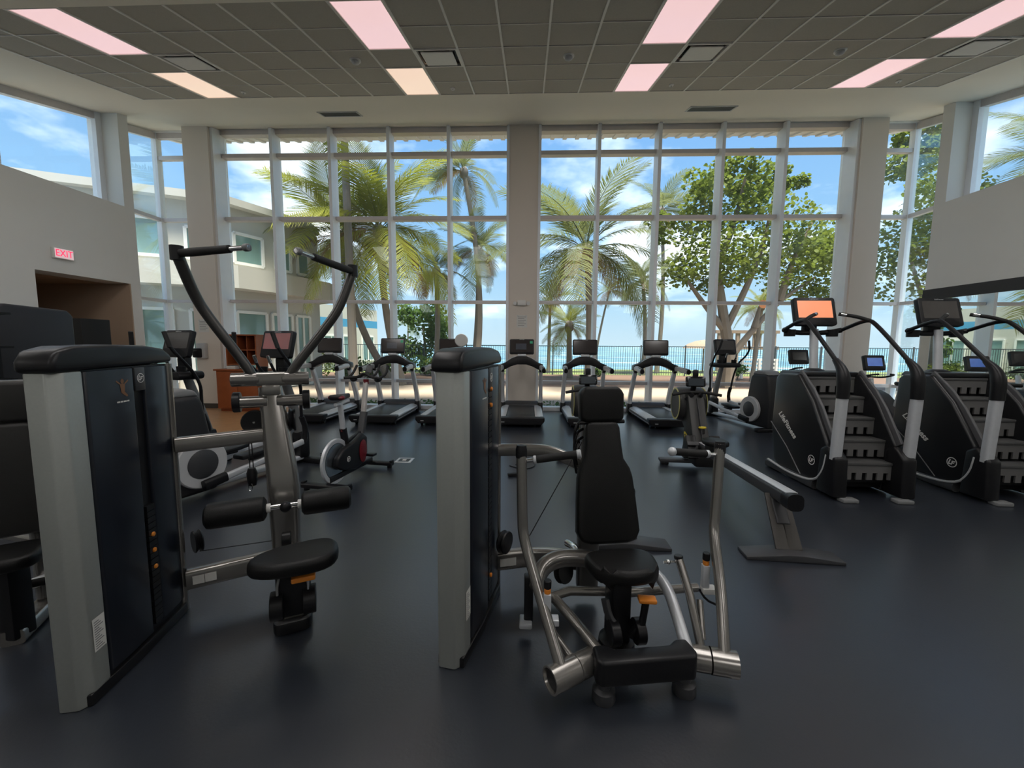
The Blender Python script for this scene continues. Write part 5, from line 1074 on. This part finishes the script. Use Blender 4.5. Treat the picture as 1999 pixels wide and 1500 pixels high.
g = G(); g.prism([(b, a-.16) for a, b in sad], lambda a, b, z: (a, b, z+.03*max(0, -b-.2)), .955, 1.01, bev=.018, seg=3); sd_ = g.build('saddle', black_m, t)
for s in (-1, 1): g = G(); g.ball((s*.055, -.235, .985), .045, (.9, 1.1, .62), 12); g.build('saddle_pad', red_m, sd_, label='dark red saddle rear')
g = G(); g.ball((.0, -.14, .60), .03, (1, 1, .9), 10); g.build('seat_knob', red_m, t)
g = G(); g.bar([(0, .06, .16), (0, .24, .55), (0, .30, .74)], .065, .085, .3, up=(1, 0, 0)); g.build('head_tube', greyd_m, t)
g = G(); g.bar([(0, .285, .70), (0, .36, 1.10)], .045, .06, .3, up=(1, 0, 0)); g.build('handlebar_post', mat('pale_post', (.60, .57, .55), .3, metal=.5), t)
g = G(); g.bar([(0, -.08, .44), (0, .20, .50)], .05, .05, .3); g.build('top_tube', black_m, t)
g = G(); g.cyl((0, .37, 1.08), (0, .37, 1.14), .035, 12); g.build('stem_clamp', red_m, t)
g = G(); g.tube([(-.25, .28, 1.155), (-.17, .33, 1.16), (-.08, .34, 1.165), (0, .33, 1.225), (.08, .34, 1.165), (.17, .33, 1.16), (.25, .28, 1.155)], .018, 10, sm=2); g.build('handlebar', foam_m, t)
for s in (-1, 1):
    g = G(); g.tube([(s*.21, .32, 1.16), (s*.23, .45, 1.20), (s*.215, .52, 1.30)], .016, 10, sm=1); g.build('bar_end', foam_m, t)
    g = G(); g.tube([(s*.07, .36, 1.17), (s*.075, .50, 1.20), (s*.07, .58, 1.31)], .015, 10, sm=1); g.build('aero_bar', foam_m, t)
    g = G(); g.ball((s*.165, .36, 1.135), .045, (1, 1, .7), 12); g.build('bottle_cup', black_m, t)
    g = G(); g.bar([(s*.06, .05, .30), (s*.09, .05+s*.14, .30-s*.06)], .02, .03, .3); g.build('crank', chrome_m, t)
    g = G(); g.box((s*.15, .05+s*.14, .30-s*.06), (.10, .09, .03), bev=.008); g.build('pedal', black_m, t)
g = G(); g.box((0, .45, 1.26), (.085, .02, .10), rx=R(-25), bev=.006); g.build('bike_monitor', greyd_m, t)
place(t, (-2.06, 4.57, 0), R(-9))
# ---------------------------------------------------------------- upright bikes near the right column
def upbike(lab, m, tall):
    t = proto('upright_bike', lab, 'exercise bike')
    g = G(); g.prism([(-.30, .12), (.50, .12), (.55, .35), (.45, .62), (.30, .74), (.10, .66), (-.15, .45), (-.30, .30)], YZ, -.13, .13, bev=.04, seg=3); g.build('housing', greyd_m, t)
    g = G(); g.bar([(0, .36, .66), (0, .42, .95+tall*.6)], .08, .07, .4, up=(1, 0, 0)); g.build('console_post', alum_m, t)
    g = G(); g.bar([(0, -.12, .40), (0, -.22, .86)], .05, .06, .4, up=(1, 0, 0)); g.build('seat_post', alum_m, t)
    g = G(); g.prism([(-.12, -.12), (.12, -.12), (.10, .05), (.03, .14), (-.03, .14), (-.10, .05)], lambda a, b, z: (a, b-.24, z), .86, .93, bev=.025, seg=3); g.build('saddle', pad_m, t)
    for s in (-1, 1):
        g = G(); g.tube([(0, .42, .98+tall), (s*.20, .40, .97+tall), (s*.25, .28, 1.0+tall), (s*.24, .16, 1.04+tall), (s*.12, .13, 1.05+tall)], .018, 10, sm=2); g.build('handlebar', black_m, t)
        g = G(); g.bar([(s*.13, .06, .30), (s*.15, .06+s*.13, .30-s*.08)], .02, .03, .3); g.build('crank', chrome_m, t)
        g = G(); g.box((s*.20, .06+s*.13, .30-s*.08), (.11, .1, .03), bev=.008); g.build('pedal', black_m, t)
    for y in (-.40, .48): g = G(); g.bar([(-.27, y, .04), (.27, y, .04)], .10, .07, .35); g.build('stabiliser', black_m, t)
    g = G(); g.bar([(0, -.40, .09), (0, .48, .09)], .10, .08, .3); g.build('base_rail', black_m, t)
    screen(t, (0, .36, 1.27+tall), .42, .31, R(14), m, th=.07, bez=.055, low=.03, logo=False)
    return t
b1 = upbike('upright exercise bike with a blue screen near the right column', mat('blue_screen', (.035, .09, .34), .2, rgb2=(.05, .14, .46), scale=8, emit=.35), 0); place(b1, (7.03, 8.09, 0), R(4))
b2 = upbike('upright exercise bike with a dark screen behind the left stair climber', mat('dark_bike_screen', (.03, .03, .03), .15), .10); place(b2, (5.80, 8.45, 0), R(8))
# ---------------------------------------------------------------- loose cables on the floor
def cord(pts, r, lab, plug=None):
    t = thing('power_cord', lab, 'cord', pts[0]); g = G(); g.tube([V(p)+V((0, 0, r)) for p in pts], r, 6, sm=3); g.build('cable', black_m, t)
    if plug: g = G(); g.box(plug, (.13, .06, .04), rz=.3, bev=.01); g.build('plug_block', black_m, t)
cord([(-.22, 5.15, 0), (-.05, 5.0, 0), (.12, 5.12, 0), (.10, 5.4, 0), (-.10, 5.45, 0), (-.14, 5.2, 0)], .006, 'black power cord with adapter on the floor behind the chest press', (-.16, 4.75, .021))
cord([(-2.88, 5.35, 0), (-2.70, 5.30, 0), (-2.60, 5.5, 0), (-2.75, 5.65, 0), (-2.95, 5.55, 0)], .006, 'black looped power cord at the foot of the pink screen elliptical', (-2.80, 5.42, .021))
